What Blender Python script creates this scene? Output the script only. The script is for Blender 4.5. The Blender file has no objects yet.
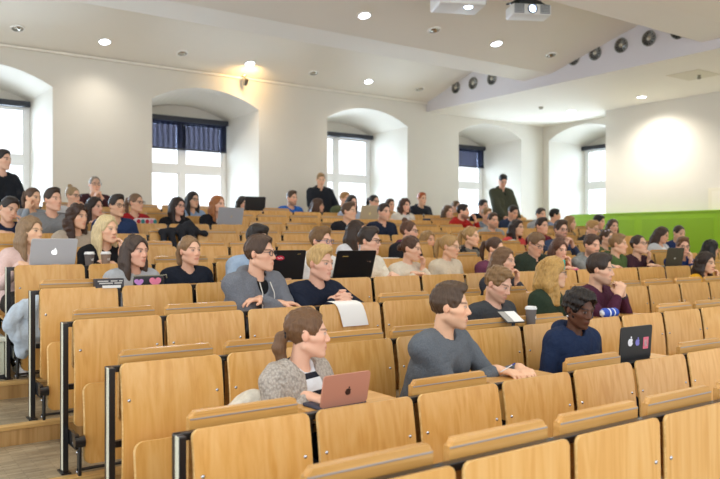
import bpy, bmesh, math, random
import numpy as np
from mathutils import Vector, Matrix
random.seed(7); np.random.seed(7)
sc = bpy.context.scene
COL = sc.collection
PI = math.pi
K = .95                      # metres per measuring unit
EYE = 1.6217                 # camera height above the front floor
PW = .55 * K                 # seat spacing along a row
SX0 = 1.005                  # left edge of the first seat of every row
NSEAT = 19
NROW = 11
def row_y(k): return (1.737 + .87 * (k - 1)) * K
def row_top(k): return .944 if k == 1 else .9405 + .1235 * (k - 2)
def tread(k): return .1235 * max(0, min(k, 11) - 1)

# ---------------------------------------------------------------- materials
def lin(h):
    if isinstance(h, str): c = [int(h[i:i + 2], 16) / 255 for i in (0, 2, 4)]
    else: c = list(h)
    return tuple((x / 12.92 if x <= .04045 else ((x + .055) / 1.055) ** 2.4) for x in c)
_m = {}
def new_mat(name):
    m = bpy.data.materials.new(name); m.use_nodes = True
    nt = m.node_tree; b = nt.nodes['Principled BSDF']
    return m, nt, b
def N(nt, t, **kw):
    n = nt.nodes.new(t)
    for k, v in kw.items():
        if k in n.inputs: n.inputs[k].default_value = v
        else: setattr(n, k, v)
    return n
def mat(name, col, rough=.6, metal=0, spec=.5, noise=0, scale=40, bump=0, emit=0, sheen=0, coat=0):
    key = (name, str(col), rough, metal, noise, scale, bump, emit, sheen)
    if key in _m: return _m[key]
    m, nt, b = new_mat(name); c = lin(col) + (1,)
    b.inputs['Base Color'].default_value = c; b.inputs['Roughness'].default_value = rough
    b.inputs['Metallic'].default_value = metal; b.inputs['Specular IOR Level'].default_value = spec
    if coat: b.inputs['Coat Weight'].default_value = coat
    if sheen: b.inputs['Sheen Weight'].default_value = sheen
    if emit:
        b.inputs['Emission Color'].default_value = c; b.inputs['Emission Strength'].default_value = emit
    if noise or bump:
        tc = N(nt, 'ShaderNodeTexCoord'); n = N(nt, 'ShaderNodeTexNoise', Scale=scale, Detail=3.0)
        nt.links.new(tc.outputs['Object'], n.inputs['Vector'])
        if noise:
            mx = N(nt, 'ShaderNodeMix', data_type='RGBA')
            mx.inputs['A'].default_value = tuple(x * (1 - noise) for x in c[:3]) + (1,)
            mx.inputs['B'].default_value = tuple(min(1, x * (1 + noise)) for x in c[:3]) + (1,)
            nt.links.new(n.outputs['Fac'], mx.inputs['Factor']); nt.links.new(mx.outputs['Result'], b.inputs['Base Color'])
        if bump:
            bp = N(nt, 'ShaderNodeBump', Strength=bump, Distance=.004)
            nt.links.new(n.outputs['Fac'], bp.inputs['Height']); nt.links.new(bp.outputs['Normal'], b.inputs['Normal'])
    _m[key] = m
    return m
def ramp(nt, stops):
    r = N(nt, 'ShaderNodeValToRGB'); e = r.color_ramp.elements
    while len(e) < len(stops): e.new(.5)
    for i, (p, c) in enumerate(stops): e[i].position = p; e[i].color = lin(c) + (1,)
    return r
def wood(name, light, mid, dark, grain=(26, 26, 1.6), rough=.34, vary=.1, coat=.12):
    m, nt, b = new_mat(name); L = nt.links.new
    tc = N(nt, 'ShaderNodeTexCoord'); oi = N(nt, 'ShaderNodeObjectInfo')
    add = N(nt, 'ShaderNodeVectorMath', operation='MULTIPLY_ADD')
    cmb = N(nt, 'ShaderNodeCombineXYZ')
    for s in 'XYZ': L(oi.outputs['Random'], cmb.inputs[s])
    L(cmb.outputs[0], add.inputs[0]); add.inputs[1].default_value = (37, 11, 23); L(tc.outputs['Object'], add.inputs[2])
    mp = N(nt, 'ShaderNodeMapping'); mp.inputs['Scale'].default_value = grain; L(add.outputs[0], mp.inputs['Vector'])
    n1 = N(nt, 'ShaderNodeTexNoise', Scale=1.0, Detail=4.0, Roughness=.6, Distortion=.3); L(mp.outputs[0], n1.inputs['Vector'])
    mp2 = N(nt, 'ShaderNodeMapping'); mp2.inputs['Scale'].default_value = (grain[0] * .25, grain[1] * .25, grain[2] * .55); L(add.outputs[0], mp2.inputs['Vector'])
    n2 = N(nt, 'ShaderNodeTexNoise', Scale=1.0, Detail=2.0, Distortion=.6); L(mp2.outputs[0], n2.inputs['Vector'])
    ws = N(nt, 'ShaderNodeMath', operation='MULTIPLY'); ws.inputs[1].default_value = 34; L(n2.outputs['Fac'], ws.inputs[0])
    sn = N(nt, 'ShaderNodeMath', operation='SINE'); L(ws.outputs[0], sn.inputs[0])
    ma = N(nt, 'ShaderNodeMath', operation='MULTIPLY_ADD'); L(sn.outputs[0], ma.inputs[0]); ma.inputs[1].default_value = .13; L(n1.outputs['Fac'], ma.inputs[2])
    r = ramp(nt, [(.25, dark), (.5, mid), (.78, light)]); L(ma.outputs[0], r.inputs['Fac'])
    hs = N(nt, 'ShaderNodeHueSaturation'); L(r.outputs['Color'], hs.inputs['Color'])
    vv = N(nt, 'ShaderNodeMath', operation='MULTIPLY_ADD'); L(oi.outputs['Random'], vv.inputs[0]); vv.inputs[1].default_value = vary * 2; vv.inputs[2].default_value = 1 - vary
    L(vv.outputs[0], hs.inputs['Value']); L(hs.outputs['Color'], b.inputs['Base Color'])
    b.inputs['Roughness'].default_value = rough; b.inputs['Coat Weight'].default_value = coat; b.inputs['Coat Roughness'].default_value = .25
    return m

# ---------------------------------------------------------------- mesh helpers
def link(o, parent=None):
    COL.objects.link(o)
    if parent is not None: o.parent = parent
    return o
def tag(o, label=None, cat=None, group=None, kind=None):
    if label: o['label'] = label
    if cat: o['category'] = cat
    if group: o['group'] = group
    if kind: o['kind'] = kind
    return o
def empty(name, loc, rz=0):
    o = bpy.data.objects.new(name, None); o.empty_display_size = .05
    o.location = loc; o.rotation_euler = (0, 0, rz); COL.objects.link(o); return o
def obj_from_bm(name, bm, m, parent=None, smooth=False, loc=None, rot=None, sharp=None):
    me = bpy.data.meshes.new(name); bmesh.ops.recalc_face_normals(bm, faces=bm.faces); bm.to_mesh(me); bm.free()
    for x in (m if isinstance(m, (list, tuple)) else [m]): me.materials.append(x)
    if smooth:
        me.polygons.foreach_set('use_smooth', [True] * len(me.polygons))
        if sharp: me.set_sharp_from_angle(angle=math.radians(sharp))
    o = bpy.data.objects.new(name, me); link(o, parent)
    if loc: o.location = loc
    if rot: o.rotation_euler = rot
    return o
def obj_from_data(name, me, parent=None, loc=None, rot=None):
    o = bpy.data.objects.new(name, me); link(o, parent)
    if loc is not None: o.location = loc
    if rot is not None: o.rotation_euler = rot
    return o
def bx(bm, x0, x1, y0, y1, z0, z1, bev=0, mi=0, M=None, seg=2):
    r = bmesh.ops.create_cube(bm, size=1)
    vs = r['verts']
    for v in vs: v.co = Vector(((x0 + x1) / 2 + v.co.x * (x1 - x0), (y0 + y1) / 2 + v.co.y * (y1 - y0), (z0 + z1) / 2 + v.co.z * (z1 - z0)))
    fs = set(f for v in vs for f in v.link_faces)
    if bev:
        es = list(set(e for v in vs for e in v.link_edges))
        rr = bmesh.ops.bevel(bm, geom=es, offset=bev, segments=seg, affect='EDGES', profile=.5)
        vs = list(set(v for f in rr['faces'] for v in f.verts) | set(v for v in vs if v.is_valid)); fs = set(f for v in vs for f in v.link_faces)
    for f in fs: f.material_index = mi
    if M is not None:
        for v in vs: v.co = M @ v.co
    return vs
def box(name, x0, x1, y0, y1, z0, z1, m, parent=None, bev=0, **kw):
    bm = bmesh.new(); bx(bm, x0, x1, y0, y1, z0, z1, bev); return obj_from_bm(name, bm, m, parent, **kw)
def tube(bm, pts, r, seg=8, mi=0, cap=True):
    pts = [Vector(p) for p in pts]; rings = []; n = len(pts)
    rr = r if isinstance(r, (list, tuple)) else [r] * n
    for i, p in enumerate(pts):
        t = (pts[min(i + 1, n - 1)] - pts[max(i - 1, 0)]).normalized()
        a = t.cross(Vector((0, 0, 1)) if abs(t.z) < .95 else Vector((1, 0, 0))).normalized(); b = t.cross(a)
        rings.append([bm.verts.new(p + (a * math.cos(2 * PI * j / seg) + b * math.sin(2 * PI * j / seg)) * rr[i]) for j in range(seg)])
    for i in range(n - 1):
        for j in range(seg):
            f = bm.faces.new((rings[i][j], rings[i][(j + 1) % seg], rings[i + 1][(j + 1) % seg], rings[i + 1][j])); f.material_index = mi
    if cap:
        for R in (rings[0], rings[-1]): bm.faces.new(R).material_index = mi
def lathe(bm, prof, seg=24, mi=0, M=None, cap=True):
    rings = []
    for r, z in prof:
        ring = [bm.verts.new((max(r, 1e-4) * math.cos(2 * PI * j / seg), max(r, 1e-4) * math.sin(2 * PI * j / seg), z)) for j in range(seg)]
        if M is not None:
            for v in ring: v.co = M @ v.co
        rings.append(ring)
    for a, b in zip(rings, rings[1:]):
        for j in range(seg): bm.faces.new((a[j], a[(j + 1) % seg], b[(j + 1) % seg], b[j])).material_index = mi
    if cap:
        for R in (rings[0], rings[-1]): bm.faces.new(R).material_index = mi
def prism(bm, pts, y0, y1, mi=0, M=None):
    """closed outline in (x, z), extruded along y"""
    a = [bm.verts.new((x, y0, z)) for x, z in pts]; b = [bm.verts.new((x, y1, z)) for x, z in pts]
    fs = [bm.faces.new(a), bm.faces.new(b[::-1])]
    for i in range(len(pts)):
        j = (i + 1) % len(pts); fs.append(bm.faces.new((a[i], b[i], b[j], a[j])))
    for f in fs: f.material_index = mi
    if M is not None:
        for v in a + b: v.co = M @ v.co
def rrect(x0, x1, z0, z1, r, n=5):
    P = []
    for cx, cz, a0 in ((x1 - r, z1 - r, 0), (x0 + r, z1 - r, 90), (x0 + r, z0 + r, 180), (x1 - r, z0 + r, 270)):
        for i in range(n + 1):
            a = math.radians(a0 + 90 * i / n); P.append((cx + r * math.cos(a), cz + r * math.sin(a)))
    return P
def copy_tree(o, parent=None):
    c = o.copy(); COL.objects.link(c)
    if parent is not None: c.parent = parent
    for ch in list(o.children): copy_tree(ch, c)
    return c

# ---------------------------------------------------------------- implicit surfaces (bodies, clothes, hair)
def axis(lo, hi, coarse, fine, spans):
    out = [lo]; x = lo
    while x < hi:
        h = coarse
        for a, b in spans:
            if a <= x < b: h = fine; break
            if x < a < x + h: h = max(a - x, fine)
        x += h; out.append(x)
    return np.array(out)
class Field:
    def __init__(self, xs, ys, zs):
        self.ax = (xs, ys, zs); self.F = np.full((len(xs), len(ys), len(zs)), .3, np.float32)
    def region(self, lo, hi, m):
        sl = []
        for a, l, h in zip(self.ax, lo, hi):
            i = max(0, np.searchsorted(a, l - m) - 1); j = min(len(a), np.searchsorted(a, h + m) + 1)
            if j - i < 1: return None
            sl.append(slice(i, j))
        X = self.ax[0][sl[0]][:, None, None]; Y = self.ax[1][sl[1]][None, :, None]; Z = self.ax[2][sl[2]][None, None, :]
        return tuple(sl), X, Y, Z
    def blend(self, sl, d, k, op):
        A = self.F[sl]
        if op == '+':
            if k > 0:
                h = np.maximum(k - np.abs(A - d), 0) / k; A = np.minimum(A, d) - h * h * k * .25
            else: A = np.minimum(A, d)
        else:
            if k > 0:
                h = np.maximum(k - np.abs(A + d), 0) / k; A = np.maximum(A, -d) + h * h * k * .25
            else: A = np.maximum(A, -d)
        self.F[sl] = A
    def cone(self, a, b, r0, r1, k=.015, op='+', inf=0):
        a = np.asarray(a, float); b = np.asarray(b, float); r0 += inf; r1 += inf; R = max(r0, r1)
        g = self.region(np.minimum(a, b) - R, np.maximum(a, b) + R, k + .025)
        if g is None: return
        sl, X, Y, Z = g; ba = b - a; l2 = max(ba @ ba, 1e-9)
        px, py, pz = X - a[0], Y - a[1], Z - a[2]
        t = np.clip((px * ba[0] + py * ba[1] + pz * ba[2]) / l2, 0, 1)
        d = np.sqrt((px - t * ba[0]) ** 2 + (py - t * ba[1]) ** 2 + (pz - t * ba[2]) ** 2) - (r0 + (r1 - r0) * t)
        self.blend(sl, d.astype(np.float32), k, op)
    def ell(self, c, r, R=None, k=.015, op='+', inf=0):
        c = np.asarray(c, float); r = np.asarray(r, float) + inf; m = r.max()
        if R is None: ext = r
        else: ext = np.sqrt(((np.asarray(R) * r[None, :]) ** 2).sum(1))
        g = self.region(c - ext, c + ext, k + .025)
        if g is None: return
        sl, X, Y, Z = g; p = (X - c[0], Y - c[1], Z - c[2])
        if R is not None:
            R = np.asarray(R); p = tuple(R[0, i] * p[0] + R[1, i] * p[1] + R[2, i] * p[2] for i in range(3))
        k0 = np.sqrt((p[0] / r[0]) ** 2 + (p[1] / r[1]) ** 2 + (p[2] / r[2]) ** 2)
        k1 = np.sqrt((p[0] / r[0] ** 2) ** 2 + (p[1] / r[1] ** 2) ** 2 + (p[2] / r[2] ** 2) ** 2)
        d = np.where(k1 > 1e-6, k0 * (k0 - 1) / np.maximum(k1, 1e-6), -r.min())
        self.blend(sl, d.astype(np.float32), k, op)
    def half(self, p, n, k=.0, box=None):
        """cut away the side of the plane the normal points to"""
        n = np.asarray(n, float) / np.linalg.norm(n); X, Y, Z = (self.ax[0][:, None, None], self.ax[1][None, :, None], self.ax[2][None, None, :])
        d = -((X - p[0]) * n[0] + (Y - p[1]) * n[1] + (Z - p[2]) * n[2])
        self.blend((slice(None),) * 3, d.astype(np.float32), k, '-')
    def mesh(self):
        F = self.F; F = np.pad(F, 1, constant_values=.3)
        ax = [np.concatenate(([2 * a[0] - a[1]], a, [2 * a[-1] - a[-2]])) for a in self.ax]
        ins = F < 0; n = F.shape
        c = np.zeros((n[0] - 1, n[1] - 1, n[2] - 1), np.uint8)
        for i in (0, 1):
            for j in (0, 1):
                for k in (0, 1): c += ins[i:n[0] - 1 + i, j:n[1] - 1 + j, k:n[2] - 1 + k]
        act = (c > 0) & (c < 8); I = np.argwhere(act); nv = len(I)
        idx = np.full(act.shape, -1, np.int64); idx[act] = np.arange(nv)
        pos = np.zeros((nv, 3)); cnt = np.zeros(nv)
        corner = lambda o: F[I[:, 0] + o[0], I[:, 1] + o[1], I[:, 2] + o[2]]
        cp = lambda o: np.stack([ax[d][I[:, d] + o[d]] for d in range(3)], 1)
        for d in range(3):
            for u in (0, 1):
                for v in (0, 1):
                    o0 = [0, 0, 0]; o0[(d + 1) % 3] = u; o0[(d + 2) % 3] = v; o1 = list(o0); o1[d] = 1
                    a, b = corner(o0), corner(o1); s = (a < 0) != (b < 0)
                    t = np.where(s, a / np.where(s, a - b, 1), 0)[:, None]
                    pos += np.where(s[:, None], cp(o0) * (1 - t) + cp(o1) * t, 0); cnt += s
        pos /= np.maximum(cnt, 1)[:, None]
        quads = []
        for d in range(3):
            e, f = (d + 1) % 3, (d + 2) % 3
            A = [slice(None)] * 3; A[d] = slice(0, n[d] - 1); B = [slice(None)] * 3; B[d] = slice(1, n[d])
            ia, ib = ins[tuple(A)], ins[tuple(B)]; E = np.argwhere(ia != ib)
            if not len(E): continue
            E = E[(E[:, e] > 0) & (E[:, f] > 0) & (E[:, e] < n[e] - 1) & (E[:, f] < n[f] - 1)]
            flip = ia[E[:, 0], E[:, 1], E[:, 2]]
            def q(de, df):
                J = E.copy(); J[:, e] -= de; J[:, f] -= df; return idx[J[:, 0], J[:, 1], J[:, 2]]
            Q = np.stack([q(1, 1), q(0, 1), q(0, 0), q(1, 0)], 1); Q[~flip] = Q[~flip][:, ::-1]
            quads.append(Q)
        if not quads: return pos, np.zeros((0, 4), int)
        Q = np.concatenate(quads); return pos, Q[(Q >= 0).all(1)]
def relax(pos, Q, it=1, w=.5):
    for _ in range(it):
        acc = np.zeros_like(pos); cn = np.zeros(len(pos))
        for a, b in ((0, 1), (1, 2), (2, 3), (3, 0)):
            np.add.at(acc, Q[:, a], pos[Q[:, b]]); np.add.at(cn, Q[:, a], 1)
            np.add.at(acc, Q[:, b], pos[Q[:, a]]); np.add.at(cn, Q[:, b], 1)
        pos = pos * (1 - w) + w * acc / np.maximum(cn, 1)[:, None]
    return pos
def keep_main(pos, Q):
    """the biggest connected piece only (a body is one surface)"""
    lab = np.arange(len(pos))
    while True:
        m = lab[Q].min(1); new = lab.copy()
        for i in range(4): np.minimum.at(new, Q[:, i], m)
        new = new[new]
        if (new == lab).all(): break
        lab = new
    u, c = np.unique(lab, return_counts=True)
    if len(u) < 2: return pos, Q
    keep = lab == u[c.argmax()]; mp = np.cumsum(keep) - 1
    return pos[keep], mp[Q[keep[Q].all(1)]]
def mesh_obj(name, pos, Q, m, parent=None, colors=None):
    me = bpy.data.meshes.new(name); nv, nf = len(pos), len(Q)
    me.vertices.add(nv); me.vertices.foreach_set('co', np.ascontiguousarray(pos, np.float32).ravel())
    me.loops.add(nf * 4); me.loops.foreach_set('vertex_index', np.ascontiguousarray(Q, np.int32).ravel())
    me.polygons.add(nf); me.polygons.foreach_set('loop_start', np.arange(0, nf * 4, 4, dtype=np.int32))
    me.update(calc_edges=True); me.validate()
    me.polygons.foreach_set('use_smooth', np.ones(len(me.polygons), bool))
    me.materials.append(m)
    if colors is not None:
        a = me.color_attributes.new('Col', 'FLOAT_COLOR', 'POINT')
        a.data.foreach_set('color', np.concatenate([colors, np.ones((nv, 1))], 1).astype(np.float32).ravel())
    o = bpy.data.objects.new(name, me); link(o, parent); return o
PEOPLE = [
 {'row': 3, 'yaw': 64, 'pitch': 2, 'sex': 'f', 'hair': 'pony_low', 'hc': '6b4c31', 'top': 'cardigan', 'tc': 'b3aaa0', 'pose': 'type', 'label': 'woman in chunky grey knitted cardigan and striped top with low brown ponytail, behind rose laptop', 'inner': 'dfe3e8', 'stripe': 1, 'wr': ((-0.06, -0.34, 0.82), (0.09, -0.34, 0.82)), 'res': 2, 'head': (1.738, 2.903, 1.195), 'hip': 3.083, 'floor': 0.1235},
 {'row': 3, 'yaw': 43, 'pitch': 3, 'sex': 'm', 'hair': 'quiff', 'hc': '4e3b2b', 'top': 'crew', 'tc': '62686f', 'pose': 'write', 'label': 'young man in grey sweatshirt with hands on desk, looking right past a blue pen', 'stub': 0.35, 'wr': ((0.17, -0.36, 0.825), (0.3, -0.39, 0.825)), 'res': 2, 'head': (2.626, 2.923, 1.271), 'hip': 3.083, 'floor': 0.1235},
 {'row': 3, 'yaw': -6, 'pitch': 14, 'sex': 'f', 'hair': 'afro', 'hc': '1d1613', 'top': 'hoodie', 'tc': '1f2d4a', 'pose': 'lap', 'label': 'woman with short curly black hair, silver earring and navy hooded jacket behind sticker laptop', 'skin': '64402f', 'earring': 1, 'res': 2, 'head': (3.673, 2.923, 1.202), 'hip': 3.083, 'floor': 0.1235},
 {'row': 5, 'yaw': 38, 'pitch': 0, 'sex': 'm', 'hair': 'short', 'hc': '4a3526', 'top': 'hoodie', 'tc': '70747c', 'pose': 'fold', 'label': 'smiling man in grey zip hoodie with dark glasses, arms folded on the desk', 'glasses': '20242c', 'inner': '15161a', 'strings': 1, 'res': 2, 'head': (2.28, 4.416, 1.53), 'hip': 4.736, 'floor': 0.3705},
 {'row': 5, 'yaw': 18, 'pitch': 4, 'sex': 'm', 'hair': 'quiff', 'hc': 'c4a26a', 'top': 'crew', 'tc': '1b2233', 'pose': 'clasplow', 'label': 'smiling blond man in dark navy sweater with clasped hands above white paper', 'res': 2, 'head': (2.749, 4.416, 1.457), 'hip': 4.736, 'floor': 0.3705},
 {'row': 4, 'yaw': 14, 'pitch': 22, 'sex': 'm', 'hair': 'short', 'hc': '80623f', 'top': 'crew', 'tc': '3f4246', 'pose': 'lap', 'label': 'bearded light-brown-haired man in charcoal knit looking down at a notebook', 'stub': 0.6, 'res': 2, 'head': (3.763, 3.69, 1.313), 'hip': 3.91, 'floor': 0.247},
 {'row': 4, 'yaw': 50, 'pitch': 0, 'sex': 'f', 'hair': 'wavy', 'hc': 'b99252', 'top': 'crew', 'tc': '2c3a2c', 'pose': 'lap', 'label': 'woman with long wavy blonde hair and dark green top beside grey cup', 'glasses': '5a5550', 'res': 2, 'head': (4.432, 3.77, 1.367), 'hip': 3.91, 'floor': 0.247},
 {'row': 4, 'yaw': 27, 'pitch': 6, 'sex': 'm', 'hair': 'quiff', 'hc': '352820', 'top': 'crew', 'tc': '4b2438', 'pose': 'clasp', 'label': 'dark-haired man in maroon sweater resting chin above clasped hands', 'stub': 0.5, 'watch': 1, 'res': 2, 'head': (4.864, 3.67, 1.389), 'hip': 3.91, 'floor': 0.247},
 {'row': 6, 'yaw': 22, 'pitch': 2, 'sex': 'f', 'hair': 'long', 'hc': '43342b', 'top': 'crew', 'tc': 'a9adb2', 'pose': 'lap', 'label': 'woman with long dark hair in grey sweatshirt behind pencil case with hearts', 'res': 1, 'head': (1.759, 5.363, 1.536), 'hip': 5.563, 'floor': 0.494},
 {'row': 6, 'yaw': 13, 'pitch': -2, 'sex': 'f', 'hair': 'pony', 'hc': '8a6c4c', 'top': 'crew', 'tc': '1d2330', 'pose': 'lap', 'label': 'woman in plain dark navy top with fair brown ponytail, two seats from hearts pencil case', 'res': 1, 'head': (2.206, 5.443, 1.534), 'hip': 5.563, 'floor': 0.494},
 {'row': 6, 'yaw': 13, 'pitch': 14, 'sex': 'm', 'hair': 'quiff', 'hc': '211a16', 'top': 'shirt', 'tc': '9db3cc', 'pose': 'type', 'label': 'dark-haired man in light blue shirt half hidden behind grey hoodie man', 'res': 1, 'head': (2.752, 5.383, 1.618), 'hip': 5.563, 'floor': 0.494},
 {'row': 6, 'yaw': 23, 'pitch': 2, 'sex': 'm', 'hair': 'quiff', 'hc': '70522f', 'top': 'hoodie', 'tc': 'e3e2df', 'pose': 'lap', 'label': 'man with brown hair, blue glasses and white hoodie right of stickered black laptop', 'glasses': '36507c', 'res': 1, 'head': (3.374, 5.403, 1.606), 'hip': 5.563, 'floor': 0.494},
 {'row': 6, 'yaw': 34, 'pitch': 3, 'sex': 'm', 'hair': 'quiff', 'hc': '33271f', 'top': 'shirt', 'tc': 'e4dfd0', 'pose': 'rest', 'label': 'man with dark swept hair and glasses in cream shirt behind black laptop', 'wr': ((-0.26, -0.43, 1.0), None), 'glasses': '2a211c', 'res': 1, 'head': (3.824, 5.323, 1.609), 'hip': 5.563, 'floor': 0.494},
 {'row': 7, 'yaw': 40, 'pitch': 0, 'sex': 'f', 'hair': 'long', 'hc': '3a2b22', 'top': 'crew', 'tc': 'dcdde2', 'pose': 'lap', 'label': 'woman with long dark hair in white top behind man in cream shirt', 'res': 1, 'head': (4.352, 6.269, 1.703), 'hip': 6.389, 'floor': 0.6175},
 {'row': 6, 'yaw': 31, 'pitch': 8, 'sex': 'f', 'hair': 'bun_low', 'hc': '4a3020', 'top': 'turtle', 'tc': 'd8cfbd', 'pose': 'chin+', 'label': 'woman in cream turtleneck resting her cheek on her hand', 'res': 1, 'head': (4.318, 5.343, 1.539), 'hip': 5.563, 'floor': 0.494},
 {'row': 6, 'yaw': 23, 'pitch': 8, 'sex': 'f', 'hair': 'pony', 'hc': 'a88655', 'top': 'turtle', 'tc': 'cfc3ae', 'pose': 'lap', 'label': 'blonde woman with ponytail and glasses in beige turtleneck', 'glasses': 'b79c80', 'res': 1, 'head': (4.853, 5.403, 1.555), 'hip': 5.563, 'floor': 0.494},
 {'row': 7, 'yaw': 31, 'pitch': 3, 'sex': 'f', 'hair': 'bun_top', 'hc': '5b3d2b', 'top': 'jacket', 'tc': '23242a', 'pose': 'lap', 'label': 'woman with top bun, glasses and pink patterned scarf over dark jacket', 'glasses': '2a211c', 'scarf': '7c3a55', 'inner': '2b2b30', 'res': 1, 'head': (5.038, 6.269, 1.712), 'hip': 6.389, 'floor': 0.6175},
 {'row': 8, 'yaw': 5, 'pitch': 2, 'sex': 'f', 'hair': 'long', 'hc': '9b7a4e', 'top': 'jacket', 'tc': '55574e', 'pose': 'lap', 'label': 'girl with straight dark blond hair in olive jacket between bun and ponytail women', 'inner': 'c9c5bc', 'res': 1, 'head': (5.99, 7.076, 1.614), 'hip': 7.216, 'floor': 0.741},
 {'row': 7, 'yaw': 21, 'pitch': 2, 'sex': 'f', 'hair': 'pony', 'hc': 'ad8a58', 'top': 'jacket', 'tc': '26272a', 'pose': 'lap', 'label': 'woman with high blonde ponytail in black leather jacket with grey scarf', 'scarf': '6d6a62', 'inner': '3a3030', 'res': 1, 'head': (5.956, 6.269, 1.655), 'hip': 6.389, 'floor': 0.6175},
 {'row': 6, 'yaw': 20, 'pitch': 6, 'sex': 'f', 'hair': 'pony', 'hc': '4b3425', 'top': 'crew', 'tc': '6a3b52', 'pose': 'lap', 'label': 'woman with dark braid in plum sweater with white collar', 'collar': 'dcd8d8', 'res': 1, 'head': (5.487, 5.423, 1.528), 'hip': 5.563, 'floor': 0.494},
 {'row': 5, 'yaw': 19, 'pitch': 4, 'sex': 'f', 'hair': 'long', 'hc': '6e5136', 'top': 'crew', 'tc': '3a3c44', 'pose': 'chin+', 'label': 'woman with straight brown hair in dark top behind the notebook reader', 'res': 1, 'head': (4.72, 4.556, 1.437), 'hip': 4.736, 'floor': 0.3705},
 {'row': 6, 'yaw': -3, 'pitch': 22, 'sex': 'm', 'hair': 'short', 'hc': '71573c', 'top': 'coat', 'tc': '2b352b', 'pose': 'lap', 'label': 'man with glasses in dark green parka looking down', 'glasses': '4a4a4c', 'inner': '22262a', 'res': 1, 'head': (6.013, 5.343, 1.576), 'hip': 5.563, 'floor': 0.494},
 {'row': 8, 'yaw': 13, 'pitch': 2, 'sex': 'f', 'hair': 'long', 'hc': '2b1d18', 'top': 'crew', 'tc': 'cc4a48', 'pose': 'lap', 'label': 'woman with long dark hair in coral red top', 'res': 0, 'head': (7.603, 7.096, 1.784), 'hip': 7.216, 'floor': 0.741},
 {'row': 9, 'yaw': -15, 'pitch': 2, 'sex': 'm', 'hair': 'short', 'hc': '4a3626', 'top': 'hoodie', 'tc': '9a9c9c', 'pose': 'lap', 'label': 'bearded man in pale grey hoodie right of blond man in grey jacket', 'stub': 0.7, 'res': 0, 'head': (7.975, 7.922, 1.906), 'hip': 8.042, 'floor': 0.8645},
 {'row': 10, 'yaw': -5, 'pitch': 6, 'sex': 'm', 'hair': 'short', 'hc': '8d6e46', 'top': 'jacket', 'tc': '6f7c8a', 'pose': 'lap', 'label': 'sandy-haired man in grey-blue jacket behind pale grey hoodie man', 'inner': '50565e', 'res': 0, 'head': (8.669, 8.749, 2.026), 'hip': 8.869, 'floor': 0.988},
 {'row': 11, 'yaw': 1, 'pitch': 4, 'sex': 'm', 'hair': 'short', 'hc': '241c18', 'top': 'crew', 'tc': '20222a', 'pose': 'lap', 'label': 'dark-haired man in black top below right window edge', 'res': 0, 'head': (9.389, 9.575, 2.215), 'hip': 9.695, 'floor': 1.1115},
 {'row': 10, 'yaw': -7, 'pitch': 18, 'sex': 'm', 'hair': 'short', 'hc': '2a1f19', 'top': 'jacket', 'tc': '28344c', 'pose': 'lap', 'label': 'dark-haired man in navy jacket looking down in front of standing parka man', 'inner': '30323a', 'res': 0, 'head': (9.257, 8.729, 2.077), 'hip': 8.869, 'floor': 0.988},
 {'yaw': -26, 'pitch': 34, 'sex': 'm', 'hair': 'short', 'hc': '1e1815', 'top': 'coat', 'tc': '484a3c', 'pose': 'stand', 'label': 'person standing in olive green parka, head bowed, by the right rear window', 'inner': '23241e', 'res': 0, 'head': (9.919, 9.6, 2.701), 'hip': 9.6, 'floor': 1.1115},
 {'row': 10, 'yaw': 37, 'pitch': 2, 'sex': 'm', 'hair': 'short', 'hc': '261c17', 'top': 'hoodie', 'tc': 'a3221f', 'pose': 'handup+', 'label': 'bearded dark-haired man in bright red hooded top with raised hand', 'scarf': 'a3221f', 'stub': 1, 'res': 0, 'head': (8.118, 8.729, 2.07), 'hip': 8.869, 'floor': 0.988},
 {'row': 11, 'yaw': 3, 'pitch': 2, 'sex': 'f', 'hair': 'long', 'hc': '5d452f', 'top': 'crew', 'tc': '2c3a66', 'pose': 'chin+', 'label': 'woman in blue top with hand to mouth left of red hooded man', 'res': 0, 'head': (8.538, 9.555, 2.096), 'hip': 9.695, 'floor': 1.1115},
 {'row': 12, 'yaw': 8, 'pitch': 0, 'sex': 'm', 'hair': 'short', 'hc': '6b5238', 'top': 'crew', 'tc': '6a5a50', 'pose': 'lap', 'label': 'brown-haired man mostly hidden behind bearded red-hooded man', 'res': 0, 'head': (9.632, 10.552, 2.24), 'hip': 10.522, 'floor': 1.235},
 {'row': 12, 'yaw': -5, 'pitch': 2, 'sex': 'm', 'hair': 'short', 'hc': 'a8552a', 'top': 'hoodie', 'tc': '262a33', 'pose': 'lap', 'label': 'red-haired man in dark hooded top with grey chest print', 'print': 1, 'res': 0, 'head': (8.663, 10.402, 2.361), 'hip': 10.522, 'floor': 1.235},
 {'row': 11, 'yaw': 2, 'pitch': 2, 'sex': 'f', 'hair': 'wavy', 'hc': '4a3023', 'top': 'coat', 'tc': 'd8d2c6', 'pose': 'lap', 'label': 'woman with long wavy brown hair and thick white scarf', 'scarf': 'dcd6cb', 'inner': 'd8d2c6', 'res': 0, 'head': (7.611, 9.575, 2.183), 'hip': 9.695, 'floor': 1.1115},
 {'row': 12, 'yaw': -2, 'pitch': 2, 'sex': 'm', 'hair': 'short', 'hc': '4d3526', 'top': 'shirt', 'tc': '7892b4', 'pose': 'lap', 'label': 'brown-haired man in blue shirt behind navy shirt man', 'res': 0, 'head': (8.006, 10.502, 2.231), 'hip': 10.522, 'floor': 1.235},
 {'row': 9, 'yaw': 3, 'pitch': 0, 'sex': 'm', 'hair': 'short', 'hc': '33261d', 'top': 'shirt', 'tc': '20283c', 'pose': 'lap', 'label': 'dark-haired man upright in dark navy shirt', 'stub': 0.25, 'res': 0, 'head': (5.939, 7.922, 1.987), 'hip': 8.042, 'floor': 0.8645},
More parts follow.
